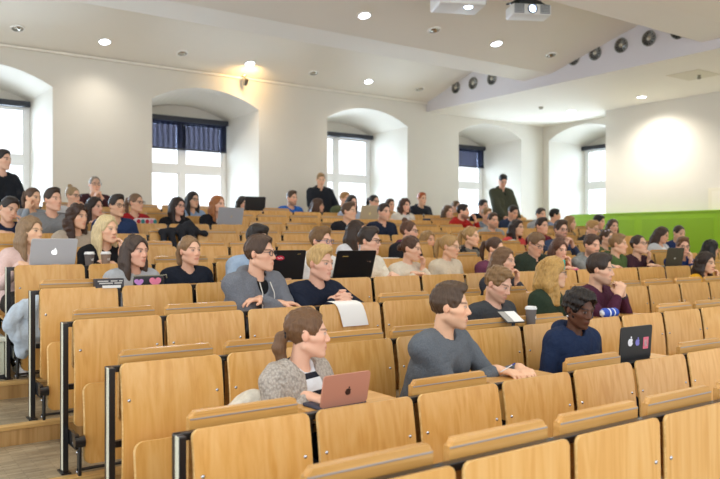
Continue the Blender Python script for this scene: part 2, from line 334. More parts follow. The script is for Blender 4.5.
 {'row': 11, 'yaw': 9, 'pitch': 2, 'sex': 'f', 'hair': 'pony', 'hc': '1c1512', 'top': 'crew', 'tc': 'c9c4be', 'pose': 'type', 'label': 'woman with glasses and big black ponytail behind gold laptop', 'glasses': '2a211c', 'res': 0, 'head': (6.978, 9.575, 2.224), 'hip': 9.695, 'floor': 1.1115},
 {'row': 12, 'yaw': 11, 'pitch': 3, 'sex': 'm', 'hair': 'short', 'hc': 'a67c4b', 'top': 'jacket', 'tc': '5a6145', 'pose': 'lap', 'label': 'sandy-haired man in army green jacket under the middle window', 'inner': '6a6f58', 'res': 0, 'head': (7.007, 10.452, 2.312), 'hip': 10.522, 'floor': 1.235},
 {'row': 11, 'yaw': -4, 'pitch': 3, 'sex': 'f', 'hair': 'long', 'hc': '241a16', 'top': 'shirt', 'tc': 'a8b4c8', 'pose': 'lap', 'label': 'dark-haired person with glasses in pale blue shirt under the middle window', 'glasses': '2a211c', 'res': 0, 'head': (6.586, 9.625, 2.206), 'hip': 9.695, 'floor': 1.1115},
 {'row': 9, 'yaw': 26, 'pitch': 0, 'sex': 'm', 'hair': 'quiff', 'hc': '5c4330', 'top': 'vneck', 'tc': '202127', 'pose': 'lap', 'label': 'man with brown wavy hair in black v-neck over white collar', 'inner': 'd5d5d8', 'res': 0, 'head': (5.373, 7.922, 1.983), 'hip': 8.042, 'floor': 0.8645},
 {'row': 12, 'yaw': 58, 'pitch': 4, 'sex': 'f', 'hair': 'wavy', 'hc': '4e3424', 'top': 'crew', 'tc': '2a2522', 'pose': 'lap', 'label': 'curly brunette in dark top beside standing dark jacket person', 'res': 0, 'head': (6.468, 10.452, 2.186), 'hip': 10.522, 'floor': 1.235},
 {'row': 12, 'yaw': 10, 'pitch': 2, 'sex': 'm', 'hair': 'quiff', 'hc': '4f3a29', 'top': 'crew', 'tc': '2a63b8', 'pose': 'lap', 'label': 'bearded man in bright royal blue sweater against the rear wall', 'stub': 0.9, 'res': 0, 'head': (5.974, 10.452, 2.291), 'hip': 10.522, 'floor': 1.235},
 {'yaw': -22, 'pitch': 14, 'sex': 'm', 'hair': 'short', 'hc': 'a07f55', 'top': 'coat', 'tc': '23262d', 'pose': 'stand', 'label': 'person standing in black jacket with brown collar, by the middle window', 'inner': '30323a', 'res': 0, 'head': (6.994, 11.2, 2.69), 'hip': 11.2, 'floor': 1.235},
 {'row': 12, 'yaw': 14, 'pitch': 6, 'sex': 'f', 'hair': 'long', 'hc': '231a17', 'top': 'crew', 'tc': '2a2a2e', 'pose': 'type', 'label': 'dark-haired woman peeking over black laptop beneath left reveal', 'res': 0, 'head': (5.101, 10.452, 2.179), 'hip': 10.522, 'floor': 1.235},
 {'row': 10, 'yaw': 21, 'pitch': 0, 'sex': 'f', 'hair': 'long', 'hc': 'a5683a', 'top': 'cardigan', 'tc': '1e1e24', 'pose': 'type', 'label': 'ginger long-haired woman in black cardigan behind silver laptop', 'inner': 'd9cfd0', 'res': 0, 'head': (3.92, 8.749, 2.066), 'hip': 8.869, 'floor': 0.988},
 {'row': 11, 'yaw': 13, 'pitch': 0, 'sex': 'f', 'hair': 'long', 'hc': '201815', 'top': 'shirt', 'tc': '8fa5c4', 'pose': 'lap', 'label': 'dark-haired woman with glasses in denim blue shirt before left window', 'glasses': '20242c', 'res': 0, 'head': (3.944, 9.625, 2.162), 'hip': 9.695, 'floor': 1.1115},
 {'row': 10, 'yaw': 19, 'pitch': 0, 'sex': 'f', 'hair': 'long', 'hc': '2a1d18', 'top': 'crew', 'tc': '1c1c20', 'pose': 'lap', 'label': 'dark long-haired woman with glasses in black top before left window', 'glasses': '4a4048', 'res': 0, 'head': (3.39, 8.749, 2.028), 'hip': 8.869, 'floor': 0.988},
 {'row': 10, 'yaw': 32, 'pitch': 0, 'sex': 'f', 'hair': 'pony', 'hc': '7b6048', 'top': 'crew', 'tc': 'a32328', 'pose': 'lap', 'label': 'woman in dark red sweater with glasses beside colourful patterned bag', 'glasses': '3a3438', 'res': 0, 'head': (2.869, 8.749, 2.058), 'hip': 8.869, 'floor': 0.988},
 {'row': 9, 'yaw': 18, 'pitch': 0, 'sex': 'm', 'hair': 'quiff', 'hc': '2c211b', 'top': 'shirt', 'tc': '2b3d63', 'pose': 'lap', 'label': 'dark-haired man with glasses in navy blue shirt', 'glasses': '3a3438', 'res': 0, 'head': (2.395, 7.922, 1.977), 'hip': 8.042, 'floor': 0.8645},
 {'row': 12, 'yaw': 0, 'pitch': 0, 'sex': 'm', 'hair': 'buzz', 'hc': '8c8276', 'top': 'crew', 'tc': '3d2229', 'pose': 'clasp', 'label': 'man with thin fair hair and glasses in dark maroon sweater against rear wall', 'glasses': '2a211c', 'res': 0, 'head': (2.859, 10.452, 2.376), 'hip': 10.522, 'floor': 1.235},
 {'row': 11, 'yaw': 31, 'pitch': 2, 'sex': 'f', 'hair': 'bun_top', 'hc': 'a08560', 'top': 'shirt', 'tc': 'c9cdd2', 'pose': 'chin+', 'label': 'blonde woman with bun and glasses, hand at her mouth', 'glasses': '4a4048', 'res': 0, 'head': (2.352, 9.575, 2.163), 'hip': 9.695, 'floor': 1.1115},
 {'row': 10, 'yaw': 30, 'pitch': 2, 'sex': 'f', 'hair': 'long', 'hc': '2a1c17', 'top': 'crew', 'tc': '2e2526', 'pose': 'chin+', 'label': 'dark-haired woman in dark top below the fair glasses man', 'res': 0, 'head': (2.387, 8.729, 1.998), 'hip': 8.869, 'floor': 0.988},
 {'row': 9, 'yaw': 23, 'pitch': -3, 'sex': 'm', 'hair': 'quiff', 'hc': '3a2a1f', 'top': 'crew', 'tc': '8a8d90', 'pose': 'lap', 'label': 'dark-haired man in grey sweater looking up', 'res': 0, 'head': (1.752, 7.922, 2.022), 'hip': 8.042, 'floor': 0.8645},
 {'row': 10, 'yaw': 29, 'pitch': 4, 'sex': 'f', 'hair': 'pony', 'hc': '5d4636', 'top': 'crew', 'tc': '9aa3ae', 'pose': 'chin-', 'label': 'woman with dark ponytail in pale grey top, hand to ear', 'res': 0, 'head': (1.722, 8.729, 2.081), 'hip': 8.869, 'floor': 0.988},
 {'row': 9, 'yaw': 20, 'pitch': 14, 'sex': 'm', 'hair': 'short', 'hc': '2a201a', 'top': 'crew', 'tc': '1f2a44', 'pose': 'chin+', 'label': 'grinning dark-haired man in navy sweater leaning on his hand', 'roll': 12, 'res': 0, 'head': (1.323, 7.802, 1.918), 'hip': 8.042, 'floor': 0.8645},
 {'yaw': 36, 'pitch': 4, 'sex': 'm', 'hair': 'short', 'hc': '2a201a', 'top': 'crew', 'tc': '23262c', 'pose': 'stand', 'label': 'person standing in black sweater at the far left by the window', 'res': 0, 'head': (1.533, 9.42, 2.55), 'hip': 9.42, 'floor': 1.1115},
 {'row': 7, 'yaw': 34, 'pitch': 0, 'sex': 'f', 'hair': 'long', 'hc': '8d7254', 'top': 'crew', 'tc': 'dfc2bb', 'pose': 'type', 'label': 'young woman with long light brown hair in pale pink top behind silver laptop', 'res': 1, 'head': (1.218, 6.249, 1.685), 'hip': 6.389, 'floor': 0.6175},
 {'row': 8, 'yaw': 26, 'pitch': 2, 'sex': 'f', 'hair': 'wavy', 'hc': '3f2a20', 'top': 'crew', 'tc': 'b3a594', 'pose': 'lap', 'label': 'woman with long curly dark brown hair in taupe top', 'res': 1, 'head': (1.787, 7.096, 1.831), 'hip': 7.216, 'floor': 0.741},
 {'row': 7, 'yaw': 24, 'pitch': 2, 'sex': 'f', 'hair': 'long', 'hc': 'd8c193', 'top': 'crew', 'tc': '191a1e', 'pose': 'chin+', 'label': 'platinum blonde woman in black top with chin on her hand behind cups', 'res': 1, 'head': (1.789, 6.189, 1.705), 'hip': 6.389, 'floor': 0.6175},
 {'row': 7, 'yaw': -15, 'pitch': 2, 'sex': 'm', 'hair': 'quiff', 'hc': '3e2c20', 'top': 'crew', 'tc': '3a4560', 'pose': 'clasp', 'label': 'bearded man with glasses in slate blue top, hands clasped at mouth', 'stub': 1, 'glasses': '20242c', 'res': 1, 'head': (7.451, 6.209, 1.743), 'hip': 6.389, 'floor': 0.6175},
 {'row': 8, 'yaw': -4, 'pitch': 0, 'sex': 'm', 'hair': 'quiff', 'hc': '35241a', 'top': 'crew', 'tc': '6a2233', 'pose': 'lap', 'label': 'person with swept dark brown hair in wine red top', 'res': 0, 'head': (8.11, 7.096, 1.809), 'hip': 7.216, 'floor': 0.741},
 {'row': 10, 'yaw': -9, 'pitch': 4, 'sex': 'm', 'hair': 'short', 'hc': '3a2d24', 'top': 'hoodie', 'tc': 'a3a7ab', 'pose': 'lap', 'label': 'short-haired man in grey hoodie at the back near the room corner', 'res': 0, 'head': (10.031, 8.799, 2.056), 'hip': 8.869, 'floor': 0.988},
 {'row': 10, 'yaw': 50, 'pitch': 2, 'sex': 'm', 'hair': 'short', 'hc': '16110f', 'top': 'shirt', 'tc': '7d8fae', 'pose': 'lap', 'label': 'man with jet black hair in blue shirt at the back near the room corner', 'res': 0, 'head': (10.398, 8.799, 2.052), 'hip': 8.869, 'floor': 0.988},
 {'row': 9, 'yaw': 29, 'pitch': 2, 'sex': 'f', 'hair': 'long', 'hc': '987548', 'top': 'crew', 'tc': '6f6b58', 'pose': 'lap', 'label': 'dark blond woman in olive top left of green parapet', 'res': 0, 'head': (9.79, 7.972, 1.894), 'hip': 8.042, 'floor': 0.8645},
 {'row': 8, 'yaw': 8, 'pitch': 16, 'sex': 'm', 'hair': 'quiff', 'hc': 'b48c55', 'top': 'jacket', 'tc': '2c3033', 'pose': 'lap', 'label': 'blond man with glasses in black jacket looking down', 'glasses': '4a4a4c', 'inner': '3f4448', 'res': 0, 'head': (9.19, 7.076, 1.789), 'hip': 7.216, 'floor': 0.741},
 {'row': 9, 'yaw': 17, 'pitch': 12, 'sex': 'm', 'hair': 'short', 'hc': '221a16', 'top': 'jacket', 'tc': '66707c', 'pose': 'lap', 'label': 'dark-haired man in blue-grey jacket before the green parapet', 'inner': '50565e', 'res': 0, 'head': (10.475, 7.922, 1.923), 'hip': 8.042, 'floor': 0.8645},
 {'row': 8, 'yaw': -24, 'pitch': 2, 'sex': 'f', 'hair': 'long', 'hc': '4a3426', 'top': 'crew', 'tc': '4a443c', 'pose': 'lap', 'label': 'smiling dark-haired woman against the green parapet', 'res': 0, 'head': (9.79, 7.146, 1.824), 'hip': 7.216, 'floor': 0.741},
 {'row': 7, 'yaw': 7, 'pitch': 4, 'sex': 'f', 'hair': 'bun_low', 'hc': '4a3524', 'top': 'crew', 'tc': '55603f', 'pose': 'lap', 'label': 'woman with flowered hair clip and green top', 'clip': 1, 'res': 0, 'head': (8.459, 6.269, 1.649), 'hip': 6.389, 'floor': 0.6175},
 {'row': 6, 'yaw': -7, 'pitch': 8, 'sex': 'm', 'hair': 'short', 'hc': '4b3527', 'top': 'hoodie', 'tc': '868a88', 'pose': 'fold', 'label': 'bearded man in mottled grey hooded jacket beside bright highlighters', 'stub': 1, 'res': 1, 'head': (6.939, 5.343, 1.558), 'hip': 5.563, 'floor': 0.494},
 {'row': 6, 'yaw': 26, 'pitch': 2, 'sex': 'm', 'hair': 'short', 'hc': '8a6a46', 'top': 'hoodie', 'tc': '4c6238', 'pose': 'lap', 'label': 'light-brown-haired man in moss green hooded sweater', 'res': 1, 'head': (7.497, 5.403, 1.569), 'hip': 5.563, 'floor': 0.494},
 {'row': 6, 'yaw': -1, 'pitch': -8, 'sex': 'm', 'hair': 'buzz', 'hc': '3a2c24', 'top': 'shirt', 'tc': '3c2530', 'pose': 'chin+', 'label': 'man with glasses and receding hair in dark maroon shirt looking up', 'glasses': '3a3438', 'res': 1, 'head': (7.907, 5.403, 1.557), 'hip': 5.563, 'floor': 0.494},
 {'row': 7, 'yaw': 13, 'pitch': 18, 'sex': 'f', 'hair': 'long', 'hc': '3d2a20', 'top': 'cardigan', 'tc': 'c8ccd0', 'pose': 'lap', 'label': 'woman with long brown hair in pale grey cardigan against green parapet', 'inner': 'e4e4e6', 'res': 0, 'head': (9.697, 6.249, 1.69), 'hip': 6.389, 'floor': 0.6175},
 {'row': 7, 'yaw': -18, 'pitch': 16, 'sex': 'm', 'hair': 'buzz', 'hc': '3a2a22', 'top': 'jacket', 'tc': '25345c', 'pose': 'lap', 'label': 'man with cropped dark hair in navy jacket against green parapet', 'inner': '2b2b30', 'res': 0, 'head': (10.159, 6.269, 1.713), 'hip': 6.389, 'floor': 0.6175},
 {'row': 6, 'yaw': -39, 'pitch': 2, 'sex': 'm', 'hair': 'quiff', 'hc': '6a4a30', 'top': 'crew', 'tc': '24396e', 'pose': 'chin+', 'label': 'man with glasses in royal navy sweater behind dark laptop', 'glasses': '6a5a50', 'res': 1, 'head': (8.811, 5.383, 1.529), 'hip': 5.563, 'floor': 0.494},
 {'row': 6, 'yaw': 60, 'pitch': 6, 'sex': 'f', 'hair': 'long', 'hc': '15110f', 'top': 'crew', 'tc': '3f4a58', 'pose': 'lap', 'label': 'black-haired person turned away at the right edge', 'res': 1, 'head': (9.501, 5.403, 1.5), 'hip': 5.563, 'floor': 0.494},
 {'row': 5, 'yaw': 0, 'pitch': 6, 'sex': 'f', 'hair': 'wavy', 'hc': '2e221c', 'top': 'crew', 'tc': 'd8a024', 'pose': 'chin+', 'label': 'woman with dark wavy hair in mustard yellow top resting on her hand', 'res': 1, 'head': (7.91, 4.556, 1.362), 'hip': 4.736, 'floor': 0.3705},
 {'row': 6, 'yaw': -10, 'pitch': 8, 'sex': 'f', 'hair': 'long', 'hc': '5a3a28', 'top': 'crew', 'tc': '8a4a34', 'pose': 'chin+', 'label': 'woman with long brown hair in rust top, hand over her mouth', 'res': 1, 'head': (6.427, 5.383, 1.512), 'hip': 5.563, 'floor': 0.494},
]
# ---------------------------------------------------------------- the room
BW = 12.56 * K               # back wall plane (y)
RW = 12.99                   # right wall plane, near stretch (x)
RF = 13.67                   # right wall plane, far stretch (x)
RS = 9.66                    # where the near stretch ends (y)
VX = 10.06                   # drop between high and low ceiling (x)
LOWZ = EYE + 2.82 * K
XL, YF = -3.0, -2.2
WALL = mat('painted plaster', 'dad4c8', .85, noise=.02, scale=3, bump=.05)
CEIL = mat('ceiling paint', 'efe9dd', .9, noise=.015, scale=2)
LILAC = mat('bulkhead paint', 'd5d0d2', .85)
WHITE = mat('window paint', 'f0efed', .45)
BLACK = mat('black lacquered steel', '16171a', .32, .0, coat=.3)
def parquet():
    m, nt, b = new_mat('worn parquet'); L = nt.links.new
    tc = N(nt, 'ShaderNodeTexCoord'); mp = N(nt, 'ShaderNodeMapping'); mp.inputs['Scale'].default_value = (1, 1, 1); L(tc.outputs['Object'], mp.inputs[0])
    br = N(nt, 'ShaderNodeTexBrick', Scale=1.0); br.inputs['Brick Width'].default_value = .16; br.inputs['Row Height'].default_value = .022; br.inputs['Mortar Size'].default_value = .0012
    for n_, c in (('Color1', 'c8ba9f'), ('Color2', 'a5967d'), ('Mortar', '6b604e')): br.inputs[n_].default_value = lin(c) + (1,)
    L(mp.outputs[0], br.inputs['Vector'])
    n = N(nt, 'ShaderNodeTexNoise', Scale=2.2, Detail=6.0, Roughness=.7); L(tc.outputs['Object'], n.inputs['Vector'])
    r = ramp(nt, [(.32, '8d8780'), (.62, 'e8e4dc')]); L(n.outputs['Fac'], r.inputs['Fac'])
    mx = N(nt, 'ShaderNodeMix', data_type='RGBA', blend_type='MULTIPLY'); mx.inputs['Factor'].default_value = .75
    L(br.outputs['Color'], mx.inputs['A']); L(r.outputs['Color'], mx.inputs['B']); L(mx.outputs['Result'], b.inputs['Base Color'])
    b.inputs['Roughness'].default_value = .38; return m
PARQ = parquet()
RISER = wood('riser board', 'c29a64', 'b0874f', '9a7340', (30, 30, 1.2), .5, .0, 0)
NOSE = wood('step nosing', 'dcb678', 'cfa666', 'bd9254', (2, 30, 30), .4, .0, .1)
def quad_mesh(name, quads, m, kind='structure', parent=None):
    bm = bmesh.new()
    for q in quads: bm.faces.new([bm.verts.new(p) for p in q])
    bmesh.ops.remove_doubles(bm, verts=bm.verts, dist=1e-5)
    o = obj_from_bm(name, bm, m, parent)
    if kind: o['kind'] = kind
    return o
# floor and rake
fl = box('floor', XL, RF + .1, YF, row_y(2) - .07, -.15, 0, PARQ); tag(fl, kind='structure')
for k in range(2, 12):
    y0 = row_y(k) - .07; y1 = row_y(k + 1) - .07 if k < 11 else BW + .02
    t = box('floor_tier', XL, RF + .1, y0 + .02, y1 + .02, -.15, tread(k) - .012, PARQ); tag(t, kind='structure')
    tt = box('floor_tier', XL, RF + .1, y0 + .05, y1 + .021, tread(k) - .012, tread(k), PARQ); tag(tt, kind='structure')
    r = box('step_riser', XL, RF + .1, y0, y0 + .02, tread(k - 1), tread(k) - .028, RISER); tag(r, kind='structure')
    n = box('step_nosing', XL, RF + .1, y0 - .012, y0 + .05, tread(k) - .028, tread(k) + .001, NOSE, bev=.006); tag(n, kind='structure')

# walls with deep arched window niches
NW, NI, ND = 1.03 * K, .93 * K, 1.30 * K          # half width at the wall, at the window, depth
ZS, ZA = EYE + 2.45 * K, EYE + 2.73 * K            # springing, crown
ZI, ZJ = EYE + 2.40 * K, EYE + 2.62 * K
SILL = EYE + .02
WTOP = EYE + 2.34 * K
def arch(hw, zs, za, n=14):
    h = za - zs; R = (hw * hw + h * h) / (2 * h); P = []
    for i in range(n + 1):
        x = -hw + 2 * hw * i / n; P.append((x, zs + math.sqrt(max(R * R - x * x, 0)) - (R - h)))
    return P
def niche_wall(name, frame, a0, a1, centers, zt, z0=0, sill=SILL):
    """frame(a, d, z): a along the wall, d outwards"""
    Q = []; e = a0
    for c in centers + [None]:
        nx = a1 if c is None else c - NW
        Q.append([frame(e, 0, z0), frame(nx, 0, z0), frame(nx, 0, zt), frame(e, 0, zt)])
        if c is None: break
        Q.append([frame(c - NW, 0, z0), frame(c + NW, 0, z0), frame(c + NW, 0, sill), frame(c - NW, 0, sill)])
        A, I = arch(NW, ZS, ZA), arch(NI, ZI, ZJ)
        for (x0, q0), (x1, q1) in zip(A, A[1:]): Q.append([frame(c + x0, 0, q0), frame(c + x1, 0, q1), frame(c + x1, 0, zt), frame(c + x0, 0, zt)])
        for (a, b), (p, q) in zip(zip(A, A[1:]), zip(I, I[1:])):
            Q.append([frame(c + a[0], 0, a[1]), frame(c + b[0], 0, b[1]), frame(c + q[0], ND, q[1]), frame(c + p[0], ND, p[1])])
            Q.append([frame(c + p[0], ND, WTOP), frame(c + q[0], ND, WTOP), frame(c + q[0], ND, q[1]), frame(c + p[0], ND, p[1])])
        for s in (-1, 1): Q.append([frame(c + s * NW, 0, sill), frame(c + s * NI, ND, sill), frame(c + s * NI, ND, ZI), frame(c + s * NW, 0, ZS)])
        Q.append([frame(c - NW, 0, sill), frame(c + NW, 0, sill), frame(c + NI, ND, sill), frame(c - NI, ND, sill)])
        e = c + NW
    return quad_mesh(name, Q, WALL)
WC = [1.74 * K, 5.43 * K, 9.02 * K, 12.58 * K]
niche_wall('wall_back', lambda a, d, z: (a, BW + d, z), XL, RF, WC, 4.62)
RC = 10.77
niche_wall('wall_right', lambda a, d, z: (RF + d, -a, z), -BW, -RS, [-RC], LOWZ + .05)
box('wall_right', RW, RF + .1, YF, RS, 0, LOWZ + .05, WALL)['kind'] = 'structure'
def glass_mat():
    m, nt, b = new_mat('window glass'); nt.nodes.remove(b); out = nt.nodes['Material Output']
    tr = N(nt, 'ShaderNodeBsdfTransparent'); gl = N(nt, 'ShaderNodeBsdfGlossy', Roughness=.02); fr = N(nt, 'ShaderNodeFresnel', IOR=1.35); mx = N(nt, 'ShaderNodeMixShader')
    nt.links.new(fr.outputs[0], mx.inputs[0]); nt.links.new(tr.outputs[0], mx.inputs[1]); nt.links.new(gl.outputs[0], mx.inputs[2]); nt.links.new(mx.outputs[0], out.inputs['Surface']); return m
GLASS = glass_mat()
def fabric_mat():
    m, nt, b = new_mat('blind fabric'); nt.nodes.remove(b); out = nt.nodes['Material Output']; L = nt.links.new
    tc = N(nt, 'ShaderNodeTexCoord'); w = N(nt, 'ShaderNodeTexWave', Scale=3.2, Distortion=2.5); w.bands_direction = 'X'; L(tc.outputs['Object'], w.inputs['Vector'])
    r = ramp(nt, [(0, '34384a'), (1, '5c6280')]); L(w.outputs['Fac'], r.inputs['Fac'])
    d = N(nt, 'ShaderNodeBsdfDiffuse'); d.inputs['Color'].default_value = lin('23262f') + (1,)
    t = N(nt, 'ShaderNodeBsdfTranslucent'); L(r.outputs['Color'], t.inputs['Color'])
    tr = N(nt, 'ShaderNodeBsdfTransparent'); tr.inputs['Color'].default_value = lin('d6d8e6') + (1,)
    m1 = N(nt, 'ShaderNodeMixShader', Fac=.10); L(d.outputs[0], m1.inputs[1]); L(t.outputs[0], m1.inputs[2])
    mm = N(nt, 'ShaderNodeMath', operation='MULTIPLY_ADD'); L(w.outputs['Fac'], mm.inputs[0]); mm.inputs[1].default_value = .16; mm.inputs[2].default_value = .24
    m2 = N(nt, 'ShaderNodeMixShader'); L(mm.outputs[0], m2.inputs[0]); L(m1.outputs[0], m2.inputs[1]); L(tr.outputs[0], m2.inputs[2])
    L(m2.outputs[0], out.inputs['Surface']); return m
BLINDF = fabric_mat(); DARKBLIND = mat('blind cassette', '2a2d36', .5)
def window(n, loc, rz, bars):
    hw, z0, z1 = NI, SILL, WTOP; zt = EYE + 1.37 * K; f = .075
    e = empty('window_%d' % n, loc, rz); e['kind'] = 'structure'
    bm = bmesh.new()
    bx(bm, -hw, -hw + f, -.05, .06, z0, z1); bx(bm, hw - f, hw, -.05, .06, z0, z1); bx(bm, -hw + f, hw - f, -.05, .06, z0, z0 + f); bx(bm, -hw + f, hw - f, -.05, .06, z1 - f, z1)
    bx(bm, -.05, .05, -.04, .05, z0 + f, z1 - f); bx(bm, -hw + f, -.05, -.045, .05, zt - .06, zt + .06); bx(bm, .05, hw - f, -.045, .05, zt - .06, zt + .06)
    obj_from_bm('window_frame', bm, WHITE, e)
    bm = bmesh.new()
    for s in (-1, 1):
        for a, b in ((z0 + f, zt - .06), (zt + .06, z1 - f)):
            x0, x1 = (.05, hw - f) if s > 0 else (-hw + f, -.05)
            for q in ((x0, x0 + .035, a, b), (x1 - .035, x1, a, b), (x0 + .035, x1 - .035, a, a + .035), (x0 + .035, x1 - .035, b - .035, b)): bx(bm, q[0], q[1], -.03, .02, q[2], q[3])
            if bars:
                xm = (x0 + x1) / 2; bx(bm, xm - .012, xm + .012, -.012, .012, a, b); bx(bm, x0, x1, -.011, .011, (a + b) / 2 - .012, (a + b) / 2 + .012)
    obj_from_bm('window_sash', bm, WHITE, e)
    box('window_pane', -hw + f, hw - f, .0, .004, z0 + f, z1 - f, GLASS, e)
    return e
def blind(n, loc, rz, drop, label):
    e = empty('roller_blind', loc, rz); tag(e, label, 'blind', None)
    bm = bmesh.new(); bx(bm, -NI + .01, NI - .01, -.19, -.10, WTOP - .065, WTOP + .03, .012); obj_from_bm('blind_cassette', bm, DARKBLIND, e)
    if drop:
        bm = bmesh.new(); r = bx(bm, -NI + .03, NI - .03, -.137, -.134, WTOP - drop, WTOP - .05); obj_from_bm('blind_fabric', bm, BLINDF, e)
        box('blind_hem_bar', -NI + .03, NI - .03, -.145, -.126, WTOP - drop - .02, WTOP - drop + .012, DARKBLIND, e, .004)
wl = [(0, 'leftmost of the four dark roller blinds of the rear wall, rolled up'), (.59 * K, 'dark roller blind, half lowered over the second rear window from the left'),
      (0, 'rolled-up dark roller blind above the middle rear window'), (.50 * K, 'dark lowered roller blind in the rear niche behind the parka person')]
for i, (c, (d, lb)) in enumerate(zip(WC, wl)):
    window(i + 1, (c, BW + ND - .0, 0), 0, False); blind(i, (c, BW + ND, 0), 0, d, lb)
window(5, (RF + ND, RC, 0), -PI / 2, True); blind(5, (RF + ND, RC, 0), -PI / 2, 0, 'rolled-up dark roller blind in the side niche beside the green parapet')

# ceilings: saw-tooth bays with cross beams, and a lower flat ceiling on the right
def zz(v): return EYE + v * K
prof = [(BW, zz(3.02)), (9.70 * K, zz(3.84)), (9.70 * K, zz(3.0)), (9.05 * K, zz(3.02)), (6.156 * K, zz(3.76)), (6.156 * K, zz(2.96)), (5.5 * K, zz(2.98)), (2.6 * K, zz(3.7)), (2.6 * K, zz(2.96)), (1.95 * K, zz(2.98)), (YF, zz(3.9)), (YF, 5.75), (BW, 5.75)]
bm = bmesh.new(); a = [bm.verts.new((XL, y, z)) for y, z in prof]; b = [bm.verts.new((VX, y, z)) for y, z in prof]
bm.faces.new(a); bm.faces.new(b[::-1])
for i in range(len(prof)):
    j = (i + 1) % len(prof); bm.faces.new((a[i], a[j], b[j], b[i]))
tag(obj_from_bm('ceiling', bm, CEIL), kind='structure')
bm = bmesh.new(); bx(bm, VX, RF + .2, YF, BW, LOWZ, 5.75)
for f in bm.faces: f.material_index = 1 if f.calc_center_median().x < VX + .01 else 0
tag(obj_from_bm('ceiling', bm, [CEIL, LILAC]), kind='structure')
tag(box('trim_1', XL, VX, BW - .05, BW, zz(3.02) - .035, zz(3.02) + .0, CEIL, bev=.008), kind='structure')

# green parapet along the right wall and the door behind it
GREEN = mat('green lacquer', '84ae14', .42); GREEN2 = mat('green lacquer recess', '7da514', .42)
gz = EYE + .562 * K
e = empty('green_parapet', (RW - .09, 0, 0)); tag(e, 'bright green panelled parapet running along the white right wall', 'parapet')
box('parapet_wall', -.05, .05, 2.0, 10.46, 0, gz - .03, GREEN, e); box('coping', -.06, .06, 2.0, 10.465, gz - .03, gz, GREEN, e, .006)
for i in range(5): box('panel', -.058, -.05, 2.4 + 1.62 * i, 3.85 + 1.62 * i, 1.0, gz - .13, GREEN2, e, .003)
e = tag(empty('door_1', (RW - .005, 6.3, 0)), kind='structure')
CREAM = mat('door paint', 'e3dbc6', .6)
box('door_frame', -.03, .02, .0, 1.12, 1.0, 2.56, CREAM, e); box('door_leaf', -.036, .01, .07, 1.05, 1.0, 2.50, mat('door leaf', 'e9e2d0', .5), e)
s = empty('door_sign', (RW - .045, 6.98, 2.39)); tag(s, 'small orange sign on the cream door at the right edge', 'sign')
bm = bmesh.new(); lathe(bm, [(.001, 0), (.055, 0), (.058, .004), (.055, .008), (.001, .008)], 24); obj_from_bm('sign_plate', bm, mat('orange sign', 'eda02a', .5), s, rot=(0, -PI / 2, 0))

# ---------------------------------------------------------------- lamps and ceiling fittings
LAMP = mat('lit diffuser', 'eaf2ff', .5, emit=9); CHROME = mat('chrome reflector', 'c9c4b8', .12, 1); TRIM = mat('lamp trim', 'f2eee6', .4)
def spot(name, loc, power, color, size, blend=.6, rot=(0, 0, 0), rad=.06):
    l = bpy.data.lights.new(name, 'SPOT'); l.energy = power; l.color = color; l.spot_size = size; l.spot_blend = blend; l.shadow_soft_size = rad
    o = bpy.data.objects.new(name, l); o.location = loc; o.rotation_euler = rot; COL.objects.link(o); return o
def downlight(x, y, z, slope, on, label, power=40, col=(1, .93, .83), size=2.1, aim=(0, 0, 0)):
    e = empty('ceiling_light', (x, y, z)); e.rotation_euler = (-slope, 0, 0)
    tag(e, label, 'ceiling light')
    bm = bmesh.new(); lathe(bm, [(.078, -.004), (.098, -.006), (.1, .0), (.1, .02), (.078, .02), (.078, -.004)], 28, cap=False); obj_from_bm('trim_ring', bm, TRIM, e, True, sharp=40)
    if on:
        bm = bmesh.new(); lathe(bm, [(.001, -.0035), (.05, -.0035), (.078, -.002), (.078, .012)], 24); obj_from_bm('diffuser', bm, LAMP, e, True)
        spot('lamp_glow', (x, y, z - .05), power, col, size, 1, aim, .10)
    else:
        bm = bmesh.new(); lathe(bm, [(.078, .0), (.062, .03), (.045, .055), (.001, .06)], 24); obj_from_bm('reflector_bowl', bm, CHROME, e, True)
        bm = bmesh.new(); lathe(bm, [(.001, -.012), (.03, -.010), (.034, .0), (.03, .03), (.001, .032)], 18, M=Matrix.Translation((.012, 0, .005)) @ Matrix.Rotation(.5, 4, 'Y')); obj_from_bm('spot_head', bm, CHROME, e, True, sharp=40)
def tier1(y): return zz(3.02) + (BW - y) * .287
def tier2(y): return zz(3.02) + (9.05 * K - y) * (.74 / 2.894)
ordw = ('first', 'second', 'third', 'fourth', 'fifth', 'sixth', 'seventh')
for i, (x, on) in enumerate(((2.05, 0), (3.27, 1), (4.50, 0), (5.71, 1), (6.98, 0), (8.20, 1), (9.46, 0))):
    y = 11.43; downlight(x, y, tier1(y) - .012, -.28 * -1, on, ('lit round downlight, ' if on else 'unlit chrome spot fitting, ') + ordw[i] + ' from the left in the rear ceiling bay', 34)
for i, (x, on) in enumerate(((5.72, 1), (6.95, 0), (8.20, 1), (9.44, 0))):
    y = 8.07; downlight(x, y, tier2(y) - .012, .25, on, ('lit round downlight, ' if on else 'unlit chrome spot fitting, ') + ordw[i] + ' from the left in the middle ceiling bay', 46)
downlight(12.45, 10.11, LOWZ - .002, 0, 1, 'lit downlight in the low right ceiling nearest the side niche', 70, (1, .93, .82), 1.9)
downlight(12.32, 8.36, LOWZ - .002, 0, 1, 'lit downlight in the low right ceiling above the green parapet', 135, (1, .95, .86), 2.5, (0, -.10, 0))
downlight(12.32, 5.6, LOWZ - .002, 0, 1, 'lit downlight in the low right ceiling above the cream door', 135, (1, .95, .86), 2.5, (0, -.10, 0))
